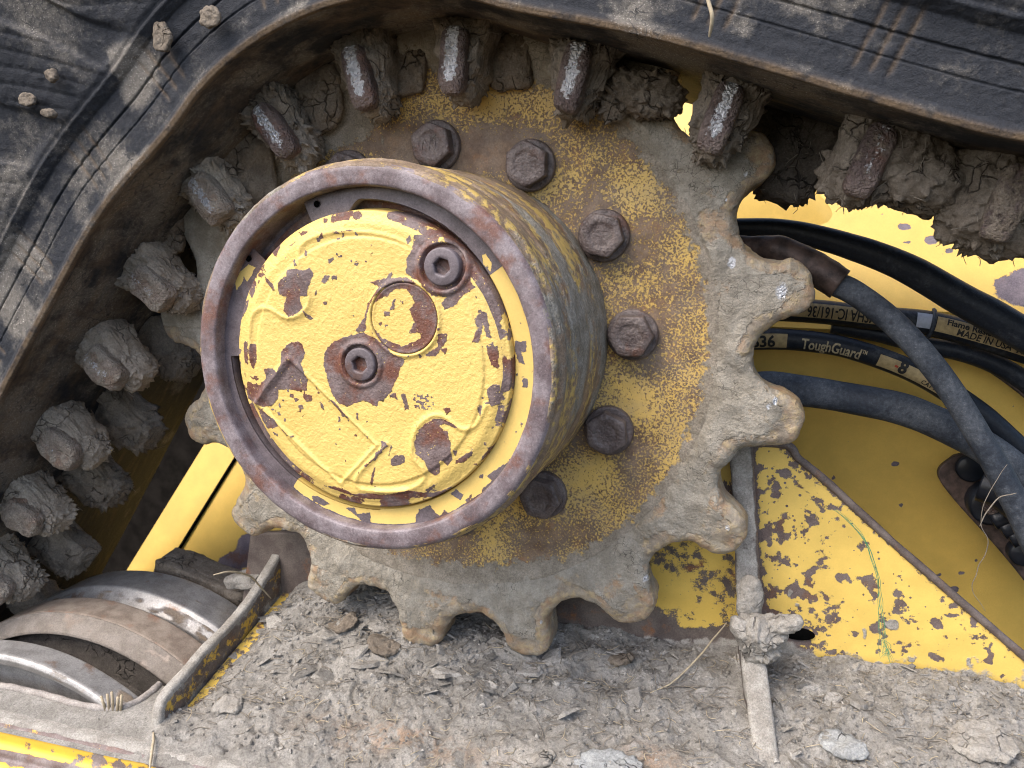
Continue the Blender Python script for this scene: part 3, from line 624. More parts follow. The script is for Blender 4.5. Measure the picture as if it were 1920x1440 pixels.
# ================================================================ RUBBER TRACK
trk = thing('rubber_track', 'dirty black rubber track wrapping over the top and left of the sprocket', 'rubber track')
far = [(-.62,-.46),(-.5,-.30),(-.3765,-.1216),(-.3252,-.0497),(-.2693,.021),(-.215,.0865)]
far += [(.2075*math.cos(math.radians(q)), .2075*math.sin(math.radians(q))) for q in (139, 128, 117, 106, 95, 84, 76)]
far += [(.0764,.1931),(.124,.1815),(.16,.1715),(.2135,.1535),(.2525,.140),(.3085,.1214),(.3438,.112),(.44,.083),(.60,.035)]
path = resample(catmull(np.array(far), 14), step=.00125)
tp = np.gradient(path, axis=0); tp /= np.linalg.norm(tp, axis=1, keepdims=True); npz = np.stack([-tp[:,1], tp[:,0]], 1)  # outward (left of travel: up)
sl_ = np.r_[0, np.cumsum(np.linalg.norm(np.diff(path, axis=0), axis=1))]
def s_at(x, y): return sl_[np.argmin(np.hypot(path[:,0]-x, path[:,1]-y))]
ZE = .088
# (n, z) profile from far back inner edge, to front lip, side face, then tread
prof = [(0,-.20),(0,-.10),(0,0),(0,.03),(.0005,.045),(.0022,.06),(.0032,.072),(.0022,.081),(-.0008,.0865),(-.0006,.0892),(.0022,.0905),(.0048,.0895),(.0065,.0885),(.012,.0885),(.0165,.0885),(.0198,.0887),(.0203,.0880),(.0209,.0880),(.0214,.0888),(.031,.0890),(.0316,.0882),(.0323,.0882),(.0328,.0896),(.044,.091),(.0455,.0930),(.049,.0965),(.060,.099),(.075,.1025),(.095,.108),(.12,.116),(.17,.128)]
prof = np.array(prof); prof = np.vstack([resample(prof[:9], step=.0022)[:-1], resample(prof[8:26], step=.0006)[:-1], resample(prof[25:], step=.0014)]); npf = len(prof)
pitch = .0832; s0 = s_at(*P(187,317,ZE)[:2])
Sg, Kg = np.meshgrid(sl_, np.arange(npf), indexing='ij'); ng = prof[Kg,0]; zg = prof[Kg,1]
mask_side = sstep(.004, .009, ng)*sstep(.08, .0875, zg)
ph = ((Sg-s0)/pitch + .5) % 1 - .5; d = ph*pitch
gro = 0
for off in (-.0085, 0., .0085):
    gro = gro + np.exp(-((d-off-.1*(ng-.03))/.0011)**2)
gro = gro*sstep(.048, .040, ng)*sstep(.010, .016, ng)
gro2 = np.exp(-((d)/.0035)**2)*.0
dz = -.0014*gro*mask_side
# tread: blocks and hollows
tm = sstep(.050, .062, ng)
d2 = ((Sg-s0)/pitch + .5 + .9*(ng-.05)/pitch*.55) % 1
hol = sstep(.12, .22, d2)*sstep(.62, .50, d2)
hol = sstep(.15, .19, d2)*sstep(.60, .56, d2)
dz = dz - .0035*hol*tm - .0016*np.exp(-((ng-.052)/.0012)**2) - .0012*(np.abs(((Sg+ng*.7)/.011)%1-.5) < .07)*tm*(1-hol)
bp = np.stack([Sg, ng, zg], -1).reshape(-1, 3)
nz = (fbm(bp, 60, 4, 50)*.0004 + fbm(bp, 260, 4, 51)*.0006).reshape(Sg.shape)
nz = nz + (fbm(bp*np.array([.25,1,1]), 240, 3, 53)*.00012).reshape(Sg.shape)*mask_side
clump = np.maximum(0, fbm(bp, 26, 4, 57)-.18).reshape(Sg.shape)
leftm = sstep(.62, .45, Sg); 
nz = nz*(.35+.65*sstep(.004,.012,ng)) + clump*.0035*sstep(.014,.024,ng)*(.15+.85*leftm)
zg = np.where(zg < .0, zg*np.interp(Sg, [0, .55, .8, 2], [.92, .85, .62, .60]), zg)
Xg = path[:,None,0]+npz[:,None,0]*ng; Yg = path[:,None,1]+npz[:,None,1]*ng
Pt = np.stack([Xg, Yg, zg+dz], -1); nrm = gnormals(Pt, False, False); Pt = Pt + nrm*np.where(nrm[...,2:] < 0, 1, 1)*0
nrm = np.where((nrm*np.stack([-npz[:,None,0]+0*ng, -npz[:,None,1]+0*ng, 1+0*ng], -1)).sum(-1, keepdims=True) < 0, -nrm, nrm)
Pt = Pt + nrm*nz[..., None]
mud_shade = (.0 + clump*2.4 + .22*(zg < .08)*(ng < .006) + .12*tm + .25*leftm*mask_side - .25*sstep(.7, .9, Sg)*mask_side) 
tan = np.exp(-((ng-.0005)/.0022)**2)*sstep(.080, .088, zg) + .38*(zg < .082)*(ng < .01)*np.clip(.5+2.2*fbm(bp*np.array([.4,1,1]), 70, 4, 58).reshape(Sg.shape), 0, 1)
strk = fbm(bp*np.array([.12,1,1]), 330, 4, 59).reshape(Sg.shape); blot = fbm(bp, 38, 5, 60).reshape(Sg.shape)
mud_shade = mud_shade + strk*(.28-.18*mask_side)*(.35+mask_side) + blot*.65
mud_shade = mud_shade - .9*sstep(.01, -.05, zg)  # dust thins towards the back, putting the belt's inner shade into the colour
tan = tan*(zg > 0) + .5*gro*mask_side + .3*np.clip(strk*2, 0, 1)*(zg < .085)
mk('track_belt', Pt, gfaces(len(path), npf, flip=False), m_rub, trk, attrs={'mud': mud_shade-.05, 'tan': np.clip(tan, 0, 1)})
# lugs
lug_px = [(5,1110),(45,970),(115,840),(200,690),(290,545),(395,375),(520,248),(680,158),(853,118),(1075,148),(1350,225),(1630,305),(1885,385)]
def lug_frame(p2):
    i = np.argmin(np.hypot(path[:,0]-p2[0], path[:,1]-p2[1])); t = tp[i]; n = -npz[i]
    return path[i], np.array([[t[0], t[1], 0], [n[0], n[1], 0], [0, 0, 1.]])
def lug_noise(): return dict(noise=random.uniform(.0048, .0064), nsc=random.uniform(75, 120), oct=6, spikes=random.uniform(.3, .8))
for k, (px, py) in enumerate(lug_px):
    c2d = P(px, py, .038)[:2]; b, ax = lug_frame(c2d); h = (c2d-b) @ ax[1][:2]
    h = max(.020, min(.030, h)); off = (c2d-b) @ ax[0][:2]
    L = b + ax[0][:2]*off
    H = h+.021; c = np.array([*(L+ax[1][:2]*(H/2-.004)), .018])
    straight = k < 5 or k > 10
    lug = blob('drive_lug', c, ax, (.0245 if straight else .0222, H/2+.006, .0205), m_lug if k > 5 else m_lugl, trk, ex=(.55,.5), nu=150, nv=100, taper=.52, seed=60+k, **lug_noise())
    sh = {7: 1.0, 8: 1.0, 9: .9, 10: .8, 6: .8, 5: .75, 11: .45, 4: .5, 3: .5, 2: .35, 1: .25, 0: .2, 12: .0}[k]
    cc = np.array([*(L+ax[1][:2]*(h*.98)), .0390 if k > 5 else .0385])
    hl = .0205 if k > 5 else .018
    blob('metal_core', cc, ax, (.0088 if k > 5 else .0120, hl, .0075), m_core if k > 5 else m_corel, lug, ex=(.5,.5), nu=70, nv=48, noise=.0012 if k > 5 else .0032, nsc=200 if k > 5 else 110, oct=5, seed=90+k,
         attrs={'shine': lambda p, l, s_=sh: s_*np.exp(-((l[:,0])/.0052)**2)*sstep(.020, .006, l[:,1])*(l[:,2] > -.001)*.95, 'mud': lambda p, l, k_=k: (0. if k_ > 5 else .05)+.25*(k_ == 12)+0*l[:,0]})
# far row
for k, (px, py) in enumerate([(45,1120),(110,1030),(175,905),(225,790),(300,655),(410,470),(1180,170),(1530,210)]):
    c2d = P(px, py, -.032)[:2]; b, ax = lug_frame(c2d)
    c = np.array([*(b+ax[1][:2]*.0235), -.040])
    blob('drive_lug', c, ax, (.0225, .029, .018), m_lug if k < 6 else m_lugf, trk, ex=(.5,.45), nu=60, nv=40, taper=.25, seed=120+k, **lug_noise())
# big mud cakes hanging on the lugs at the upper right
ax0 = np.eye(3)
for (px, py, z, a_, b_, c_, sd) in ((1205,175,.012,.027,.015,.013,1),(1160,185,.014,.012,.014,.010,6),(1700,315,.022,.030,.022,.020,2),(1610,330,.015,.019,.017,.016,3),(1875,370,.020,.034,.034,.018,4),(1850,415,.016,.016,.016,.014,9),(1750,270,.0,.020,.013,.016,5),(1480,215,-.05,.05,.016,.02,7),(1640,255,-.05,.05,.016,.02,8)):
    c = P(px, py, z); th = math.radians(-17); ax = np.array([[math.cos(th), math.sin(th), 0],[-math.sin(th), math.cos(th), 0],[0,0,1.]])
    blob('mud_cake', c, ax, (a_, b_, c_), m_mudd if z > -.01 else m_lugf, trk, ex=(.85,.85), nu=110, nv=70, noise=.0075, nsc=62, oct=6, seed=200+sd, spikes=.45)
# small mud pads between left lugs and sprocket
for (px, py, z, a_, sd) in ((470,320,.010,.020,2),(325,440,.004,.011,3),(432,268,.012,.012,4),(598,185,.008,.018,5),(765,125,.004,.014,6),(960,118,.004,.014,7)):
    blob('mud_pad', P(px, py, z), ax0, (a_*1.0, a_*1.25, .005), m_mudd, trk, ex=(.6,.6), nu=90, nv=60, noise=.0055, nsc=75, oct=6, seed=230+sd)
# dried clods on the track side
for k, (px, py, a_, b_) in enumerate([(52,185,.007,.0045),(90,213,.0055,.003),(395,32,.007,.006),(305,68,.007,.009),(96,140,.0045,.004)]):
    z = .1075 if k not in (2, 3, 7) else .097
    blob('dried_clod', P(px, py, z), ax0, (a_*.95, b_*.95, .0020), m_mudd, trk, ex=(.5,.8), nu=80, nv=50, noise=.0026, nsc=170, oct=5, seed=260+k)

# ================================================================ TRACK FRAME (deck, gussets, wall)
frm = thing('undercarriage', 'yellow undercarriage beam below the sprocket, its sloping top buried in dry grey mud', 'undercarriage', (0,-.25,0))
# deck plate and its mud layer: grid in (x, z), opening at the left for the roller
ope = np.array([(P(a,b,.1)) for a,b in ((0,1288),)])
open_px = [(-120,1262),(0,1288),(60,1300),(140,1322),(200,1331),(250,1322),(285,1300),(300,1285)]
open_d = np.array([PD(a, b)[[0,2]] for a, b in open_px])
XG = -.190
def in_open(x, z):
    zo = np.interp(x, open_d[:,0], open_d[:,1]); return (x < XG) & (z < zo)
xs = np.arange(-.46, .56, .0015); zs = np.arange(-.052, .138, .0015)
Xd, Zd = np.meshgrid(xs, zs, indexing='ij'); pd = np.stack([Xd, Zd, 0*Xd], -1).reshape(-1, 3)
lump = np.maximum(0, fbm(pd, 75, 4, 309)-.12)
base = lump*.002 + fbm(pd, 11, 3, 300)*.005 + fbm(pd, 45, 5, 301)*.0036 + fbm(pd, 230, 4, 302)*.0019
rid = np.abs(fbm(pd, 36, 4, 305)); base = base + sstep(.035, .0, rid)*-.0045*sstep(-.05,.15,fbm(pd,17,3,311))
q = np.floor((fbm(pd, 55, 3, 306)+1)*4)*.0011; base = base + q
base = base.reshape(Xd.shape)
heap = .011*np.exp(-((Xd+.085)/.075)**2)*sstep(.05, -.03, Zd) + .008*np.exp(-((Xd-.33)/.10)**2)*sstep(.04,-.04,Zd) - .002
heap = heap - .005*sstep(-.01, -.05, Zd)*sstep(-.1,.02,Xd) + .003*sstep(.0,-.05,Zd)
lfade = np.where(Xd < XG, .12, 1.)*np.where(Zd > .118, .25, 1.)
Hd = (base*lfade + heap*lfade) + .001 - .011*np.exp(-((Xd-XG-.006)/.016)**2)*(Xd > XG)*sstep(.10, .07, Zd)
Yd = deck_y(Zd) + Hd
msk = ~in_open(Xd, Zd)
Pd_ = np.stack([Xd, Yd, Zd], -1)
rustd = np.exp(-((Xd+.01)/.06)**2-((Zd-.083)/.012)**2) + np.exp(-((Xd-.16)/.02)**2-((Zd-.065)/.012)**2)
mk('mud_layer', Pd_, gfaces(len(xs), len(zs), flip=False, mask=msk), m_deck, None, attrs={'rust': np.clip(rustd, 0, 1)*.45}, kind='stuff', label='thick grey layer of dry cracked mud lying on the sloping undercarriage top', cat='dried mud')
g_ = np.stack([Xd[::8, ::8], deck_y(Zd[::8, ::8])-.004, Zd[::8, ::8]], -1)
mk('deck_plate', g_, gfaces(*g_.shape[:2], mask=~in_open(g_[...,0], g_[...,2])), m_plate2, frm)
# rolled front lip: stepped profile extruded along x (upper sheet, lower rail)
zl = .1325; yl = deck_y(zl)
pr = [(.120, deck_y(.12)+.0012), (.127, yl+.004), (.1325, yl+.0015), (.1350, yl-.003),(.1352, yl-.0085),(.1362, yl-.011),(.1385, yl-.0125),(.1400, yl-.0150),(.1400, yl-.019),(.1445, yl-.0205),(.1475, yl-.0225),(.1490, yl-.027),(.149, yl-.06)]
pr = resample(np.array(pr), step=.0012); xs2 = np.arange(-.46, .3, .003)
Pl = np.stack([np.stack([np.full(len(pr), x), pr[:,1], pr[:,0]], 1) for x in xs2], 0)
def lchip(p):
    z = p[:,2]; v = fbm(p*np.array([.5,1,1]), 60, 4, 400)*3.0
    v = v*2.2 + 3.*sstep(.1346, .1338, z) - .9*sstep(.1338, .1346, z)*sstep(.1390,.1384,z) + 2.6*sstep(.1384, .1390, z)*sstep(.1425, .1415, z) - 1.0*sstep(.1415,.1425,z) + .3 + np.maximum(0, fbm(p, 110, 5, 402)*5-.6)
    return v
surf('front_lip', Pl, m_lip, frm, flip=True, disp=lambda p: fbm(p, 60, 4, 401)*.0009, attrs={'chip': lchip, 'mud': lambda p: 1.3*sstep(.1330, .1290, p[:,2])+.1+.35*np.exp(-((p[:,2]-.1400)/.0012)**2)})
# rim of the opening: dusty turned-up edge
rimp = np.array([[x, deck_y(z)+.0015, z] for x, z in open_d]); rimp = catmull(rimp, 8)
tube('opening_rim', rimp, .0028, m_gedge, frm, nseg=10, disp=lambda p: fbm(p, 150, 3, 410)*.001)
Vr = np.stack([rimp + np.array([0,-k,0]) for k in np.linspace(0, .07, 6)], 1)
surf('opening_wall', Vr, m_gus, frm, attrs={'chip': lambda p: 1+0*p[:,0]})
# gussets
def gusset(pts, x_thick, depth, name_, seed, edgew=.0045):
    C = resample(catmull(pts, 10), n=110); t = np.gradient(C, axis=0); t /= np.linalg.norm(t, axis=1, keepdims=True)
    dn = np.cross(t, np.array([1.,0,0])); dn = np.where(dn[:,1:2] > 0, -dn, dn)
    hw = x_thick/2; sec = []
    for sx, dd in [(-hw, depth)]+[(-hw, d_) for d_ in (.03,.02,.012,.006,.002)]+[(-hw*.8, .0004), (-hw*.4, 0), (0, 0), (hw*.4, 0), (hw*.8, .0004)]+[(hw, d_) for d_ in (.002,.005,.009,.013,.018,.024,.032)]+[(hw, depth)]:
        sec.append(C + np.array([sx, 0, 0]) + dn*min(dd, depth))
    Pg = np.stack(sec, 1)
    o = surf(name_, Pg, m_gus, frm, disp=lambda p: fbm(p, 70, 4, seed)*.0009 + fbm(p, 260, 3, seed+1)*.0004,
             attrs={'mud': lambda p: np.tile(np.array([.2]*4+[.6,1.3,1.5,1.6,1.6,1.6,1.5,1.0,.3,.1,.1,.15,.3,.6,.9])[:Pg.shape[1]], Pg.shape[0])-(1.0*sstep(1180,1080,Q(p)[:,1]) if x_thick > .01 else 0),
                    'chip': lambda p: np.tile(np.array([2.]*10+[2,1.6,.6,.3,.2,.3,.6,1,1.])[:Pg.shape[1]], Pg.shape[0])+fbm(p, 50, 3, seed+4)*2.2})
    return o
lp = [PX(290,1326,XG)+np.array([0,-.030,.004])]+[PX(a, b, XG) for a, b in ((296,1318),(340,1262),(385,1210),(430,1165),(468,1118),(492,1080),(515,1042),(532,1000),(545,960))]
gusset(lp, .0085, .05, 'gusset_plate', 500)
rp = [P(1385,790,-.042), P(1392,900,-.040), P(1398,1000,-.036), P(1402,1090,-.029), P(1408,1170,-.018), P(1414,1240,-.002), P(1424,1320,.018), P(1436,1410,.040), P(1446,1480,.056)]
gusset(rp, .0165, .05, 'gusset_rib', 520)
# mud knot on the rib
blob('mud_knot', P(1425,1195,-.006)+np.array([0,.0,.0]), ax0, (.016,.017,.012), m_mud, frm, ex=(.9,.9), nu=90, nv=60, noise=.006, nsc=90, oct=5, seed=540, spikes=.3)
blob('mud_knot', P(1462,1170,-.002), np.array([[.95,.3,0],[-.3,.95,0],[0,0,1.]]), (.015,.0055,.008), m_mud, frm, ex=(.9,.9), nu=70, nv=40, noise=.004, nsc=110, oct=5, seed=541)
blob('mud_knot', P(1392,1180,-.002), np.array([[.7,-.7,0],[.7,.7,0],[0,0,1.]]), (.011,.006,.008), m_mud, frm, ex=(.9,.9), nu=60, nv=40, noise=.004, nsc=110, oct=5, seed=542)
blob('mud_knot', P(1405,1120,-.014), ax0, (.009,.016,.007), m_mud, frm, ex=(.9,.9), nu=60, nv=40, noise=.003, nsc=110, oct=5, seed=543)

def ruled(name, A, B, nu, nv, mat, parent, thick=.0, **kw):
    A = resample(A, n=nu); B = resample(B, n=nu); t = np.linspace(0, 1, nv)
    Pg = A[:,None]*(1-t[None,:,None]) + B[:,None]*t[None,:,None]
    o = surf(name, Pg, mat, parent, **kw)
    if thick:
        m = o.modifiers.new('thickness', 'SOLIDIFY'); m.thickness = thick; m.offset = -1
    return o
def pxpolys(p, polys, z, seed=None):
    v = np.full(len(p), -9.)
    for q in polys: v = np.maximum(v, sdf(p[:,:2], np.array([P(a, b, z)[:2] for a, b in q]))*1000)
    return v
# side wall behind the sprocket (rusty), and the triangular brace right of the rib
ZW = -.052
def wallchip(p):
    q = Q(p); v = fbm(p, 30, 4, 600)*3.2
    v = v + 4.5*sstep(1120, 1165, q[:,1])*sstep(1300,1200,q[:,0]) + 3.4*sstep(1190,1140,q[:,0]) - .2
    v = v + 4.*sstep(22, 8, np.abs(q[:,1]-1195+(q[:,0]-1300)*.05))*(q[:,0] > 1150)
    return v
ruled('side_wall', [P(470,1000,ZW),P(800,1000,ZW),P(1388,990,ZW)], [P(440,1250,ZW),P(800,1250,ZW),P(1392,1250,ZW)], 260, 90, m_plate2, frm, .008, flip=True,
      attrs={'chip': wallchip, 'mud': lambda p: .9*sstep(1170, 1225, Q(p)[:,1])}, disp=lambda p: fbm(p, 60, 4, 601)*.0006)
ZB2 = -.056
bch = [[(1440,880),(1480,870),(1500,900),(1560,960),(1540,970),(1490,900),(1470,905)],[(1505,960),(1530,965),(1525,990),(1505,985)],[(1545,1000),(1550,1035),(1570,1050),(1535,1060),(1540,1020)],
       [(1600,1080),(1640,1070),(1650,1100),(1620,1105)],[(1500,1070),(1525,1080),(1530,1110),(1505,1100)],[(1430,990),(1455,1000),(1450,1040),(1435,1030)],[(1700,1150),(1720,1160),(1700,1175)],
       [(1620,1170),(1650,1160),(1660,1190),(1630,1195)],[(1400,830),(1424,840),(1430,1000),(1440,1140),(1500,1190),(1560,1215),(1392,1220)]]
def brchip(p):
    q = Q(p); v = pxpolys(p, bch, ZB2)*1.0; e = (q[:,1]-(838+(q[:,0]-1465)*.875)) # below the diagonal
    v = np.maximum(v, 2.6 - e*.12)
    v = np.maximum(v, fbm(p, 115, 5, 610)*9+1.6-2.3*sstep(1450,1640,q[:,0])+.8*sstep(1040,1150,q[:,1]))
    return v
ruled('triangular_brace', [P(1330,836,ZB2), P(1466,836,ZB2), P(1560,912,ZB2), P(1700,1040,ZB2), P(1990,1290,ZB2)],
      [P(1330,1300,ZB2), P(1500,1300,ZB2), P(1650,1300,ZB2), P(1800,1300,ZB2), P(1992,1300,ZB2)], 280, 130, m_plate, frm, .008, flip=True,
      attrs={'chip': brchip, 'mud': lambda p: .95*sstep(1165, 1235, Q(p)[:,1] - (Q(p)[:,0]-1500)*.10) + .55*np.exp(-((Q(p)[:,0]-1455)/40)**2)*sstep(980,1150,Q(p)[:,1]) + .95*np.clip(fbm(p, 75, 3, 615)*3-.7, 0, 1)*sstep(900, 1150, Q(p)[:,1])}, disp=lambda p: fbm(p, 60, 4, 611)*.0004)
# rusty bead along the diagonal
dg = catmull(np.array([P(1330,832,ZB2), P(1466,833,ZB2), P(1500,862,ZB2), P(1560,912,ZB2), P(1700,1040,ZB2), P(1990,1290,ZB2)]), 8)
tube('brace_edge', dg, .0030, m_gus, frm, nseg=8, attrs={'chip': lambda p: 3.5+0*p[:,0]}, disp=lambda p: fbm(p, 120, 3, 613)*.0006)
blob('drain_hole', P(1495,1188,ZB2+.0015), ax0, (.0125,.0052,.0012), m_dark, frm, ex=(1,1), nu=40, nv=20)  # flat black shape on the plate, the opening's darkness put into its colour

# ================================================================ ROLLER
rol = thing('track_roller', 'rusty multi-flanged steel track roller with polished rims at the lower left', 'roller', (-.334,-.449,0))
rc = (-.334, -.449); R = .2
def rr_disp(s_): return lambda p: fbm(p, 50, 4, s_)*.0003
def part_r(name, prof, mat, s_, **k): lathe(name, prof, mat, rol, c=rc, nseg=300, step=.0009, a0=math.radians(20), a1=math.radians(150), flip=True, disp=rr_disp(s_), **k)
def rstk(p, s_=1): a = np.arctan2(p[:,1]-rc[1], p[:,0]-rc[0]); return fbm(np.c_[a*.05, p[:,2], 0*a], 260, 4, s_)*.9 + fbm(np.c_[a*.1, p[:,2], 0*a], 60, 3, s_+4)*.5
def rshine(p):
    a = np.degrees(np.arctan2(p[:,1]-rc[1], p[:,0]-rc[0])); return a
part_r('outer_flange', [(.150,.085),(.186,.0875),(.190,.100),(.1965,.1032),(.1995,.1018),(.2003,.0995),(.2,.090),(.2,.081),(.198,.0795),(.17,.079)], m_shiny, 700, attrs={'shine': lambda p: .55*np.exp(-((rshine(p)-47)/9)**2)*(p[:,2] < .099)*(p[:,2]>.079), 'mud': lambda p: .75*np.exp(-((rshine(p)-60)/5)**2)*np.exp(-((p[:,2]-.088)/.006)**2)+.3*(p[:,2]>.101)+rstk(p,1)*.35})  # shine lobe is a highlight painted into the rim colour at one angle
part_r('groove', [(.198,.0795),(.190,.074),(.155,.072),(.150,.05),(.150,.032),(.1855,.032)], m_lugf, 701)  # recess between flanges, its shade put into the dark colour
part_r('middle_flange', [(.1850,.030),(.186,.0435),(.1885,.0432),(.1992,.0305),(.2,.0285),(.2,.0015),(.199,.0005),(.165,-.004)], m_roll, 702, attrs={'mud': lambda p: .9*(p[:,2]>.0295)-.35*(p[:,2]<.026)+rstk(p,2)*.8, 'shine': lambda p: .25*rstk(p,8)})
part_r('groove', [(.170,-.003),(.171,-.016)], m_roll, 703)
part_r('inner_flange', [(.178,-.012),(.188,-.014),(.1993,-.0245),(.2,-.0262),(.2,-.061),(.199,-.062),(.17,-.067)], m_shiny, 704, attrs={'mud': lambda p: .35*(p[:,2]>-.022)+rstk(p,3)*.5+.7*sstep(60,45,rshine(p))*(p[:,2] < -.03), 'shine': lambda p: .7*np.exp(-((rshine(p)-50)/7)**2)*np.exp(-((p[:,2]+.026)/.005)**2)})
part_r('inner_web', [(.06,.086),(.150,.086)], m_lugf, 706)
0 and part_r('axle_guard', [(.16,-.10),(.205,-.105),(.212,-.125),(.21,-.15)], m_roll, 705)

# ================================================================ MACHINE BODY
bod = thing('machine_body', 'large yellow painted steel body of the machine behind the sprocket and hoses', 'machine body', (.3,0,-.2))
def plate_px(name, A, B, zA, zB, nu=120, nv=90, mat=m_body, par=bod, polys=None, **kw):
    a = [P(x, y, z) for (x, y), z in zip(A, zA)]; b = [P(x, y, z) for (x, y), z in zip(B, zB)]
    return ruled(name, a, b, nu, nv, mat, par, **kw)
def blobs_chip(spots, seed, amp=2.2):
    def f(p):
        q = Q(p); v = fbm(p, 45, 3, seed)*amp
        for x, y, w, h, s in spots: v = v + s*np.exp(-(((q[:,0]-x)/w)**2+((q[:,1]-y)/h)**2)**1.5)
        return v
    return f
up = blobs_chip([(1945,535,95,38,9),(1840,470,14,8,8),(1745,450,14,9,8),(1800,445,10,9,8),(1690,425,8,6,7),(1745,352,6,5,7),(1700,427,10,5,7),(1610,385,8,5,7),(1795,400,5,4,7),(1880,430,12,7,7),(1650,340,7,5,6),(1770,400,9,6,8),(1700,455,7,5,7),(1655,400,4,3,7),(1830,410,7,5,7),(1720,390,4,4,7),(1780,470,10,5,8),(1870,400,6,5,7)], 800, 3.6)
plate_px('upper_panel', [(1150,170),(2100,170)], [(1150,600),(2100,640)], (-.285,-.285), (-.17,-.17), mat=m_body, flip=True, attrs={'chip': up})
lw = blobs_chip([(1678,870,8,6,8),(1563,895,6,5,7),(1690,948,7,6,7),(1705,1070,8,7,7),(1790,1105,10,8,8),(1803,1075,7,6,7),(1760,1077,6,5,7),(1830,1050,7,6,6),(1900,760,8,8,5)], 805, 1.6)
plate_px('lower_panel', [(1250,560),(2100,600)], [(1250,1300),(2100,1340)], (-.172,-.172), (-.205,-.205), mat=m_body, flip=True, nv=120, attrs={'chip': lw, 'mud': lambda p: .45*sstep(.0,1.,fbm(p,14,3,9)+.5)+0*p[:,0]})
# round motor housing behind the teeth
hc = P(1345,545,-.225); hr_ = np.hypot(*(P(1545,372,-.225)-hc)[:2])
lathe('motor_housing', [(.001,-.200),(hr_*.5,-.207),(hr_*.93,-.219),(hr_*.985,-.223),(hr_,-.228),(hr_,-.34)], m_body, bod, c=hc[:2], nseg=200, step=.004, flip=True, attrs={'chip': lambda p: fbm(p, 30, 3, 4)*1.})
# left panels
plate_px('left_panel', [(385,830),(640,830)], [(200,1130),(640,1130)], (-.255,-.255), (-.200,-.200), flip=True, attrs={'chip': blobs_chip([(470,1015,28,22,6),(440,1055,40,22,6),(500,1050,30,18,5)], 811, 3.)})
def lpz(py): return -.255+.055*(py-830)/300
sm_ = np.array([P(436-(y-868)*.62, y, lpz(y)+.0012) for y in np.linspace(840, 1110, 24)])
tube('panel_seam', sm_, .0022, m_dark, bod, nseg=8)
# near-black sheet behind everything, interior shade put into its colour
plate_px('shade_backing', [(-600,-60),(2300,230)], [(-600,1500),(2300,1500)], (-.42,-.42), (-.42,-.42), mat=m_gloom, flip=True, nu=30, nv=30)
blob('hanger_arm', P(395,1085,-.09), np.array([[.97,-.25,0],[.25,.97,0],[0,0,1.]]), (.055,.010,.02), m_mudd, frm, ex=(.3,.3), nu=100, nv=60, noise=.004, nsc=70, seed=3)
blob('hanger_arm', P(470,1085,-.06), np.array([[.97,.25,0],[-.25,.97,0],[0,0,1.]]), (.025,.007,.012), m_mud, frm, ex=(.5,.5), nu=70, nv=50, noise=.004, nsc=60, seed=4)

# ================================================================ HOSES
def hose(label, pts, z, hw, mat, k=.9, **kw):
    if np.isscalar(z): z = [z]*len(pts)
    C = np.array([P(a, b, c) for (a, b), c in zip(pts, z)]); Cs = resample(catmull(C, 12), n=160)
    dpt = -((Cs @ RC.T + TT)[:,2]); hwp = np.interp(np.linspace(0, 1, 160), np.linspace(0, 1, len(np.atleast_1d(hw))), np.atleast_1d(hw))
    r = hwp*dpt/F*k
    o = tube('hydraulic_hose', Cs, r, mat, None, nseg=40, disp=lambda p: fbm(p, 40, 3, 5)*.00035, label=label, cat='hose', group='hydraulic hoses in the bundle at the right', **kw)
    return o, Cs, r
def on_hose(Cs, r, u, phi, lift):
    """u: arc length (m), phi: angle (0 = viewer side, + = up on screen)"""
    L = np.r_[0, np.cumsum(np.linalg.norm(np.diff(Cs, axis=0), axis=1))]; t, n, b = frames(Cs)
    f = lambda A: np.stack([np.interp(u, L, A[:,k]) for k in range(3)], -1)
    c, nn_, bb = f(Cs), f(n), f(b); rr = np.interp(u, L, r)+lift
    return c + rr[...,None]*(np.cos(phi)[...,None]*bb - np.sin(phi)[...,None]*nn_)
def u_at_px(Cs, x):
    L = np.r_[0, np.cumsum(np.linalg.norm(np.diff(Cs, axis=0), axis=1))]; q = Q(Cs)[:,0]; return np.interp(x, q, L)
def band(parent, Cs, r, x0, x1, p0, p1, mat, name='printed_label', lift=.0004, **tg):
    u = np.linspace(u_at_px(Cs, x0), u_at_px(Cs, x1), 60); ph = np.linspace(p0, p1, 10)
    U, PHI = np.meshgrid(u, ph, indexing='ij'); Pg = on_hose(Cs, r, U, PHI, lift)
    return mk(name, Pg, gfaces(60, 10), mat, parent, **tg)
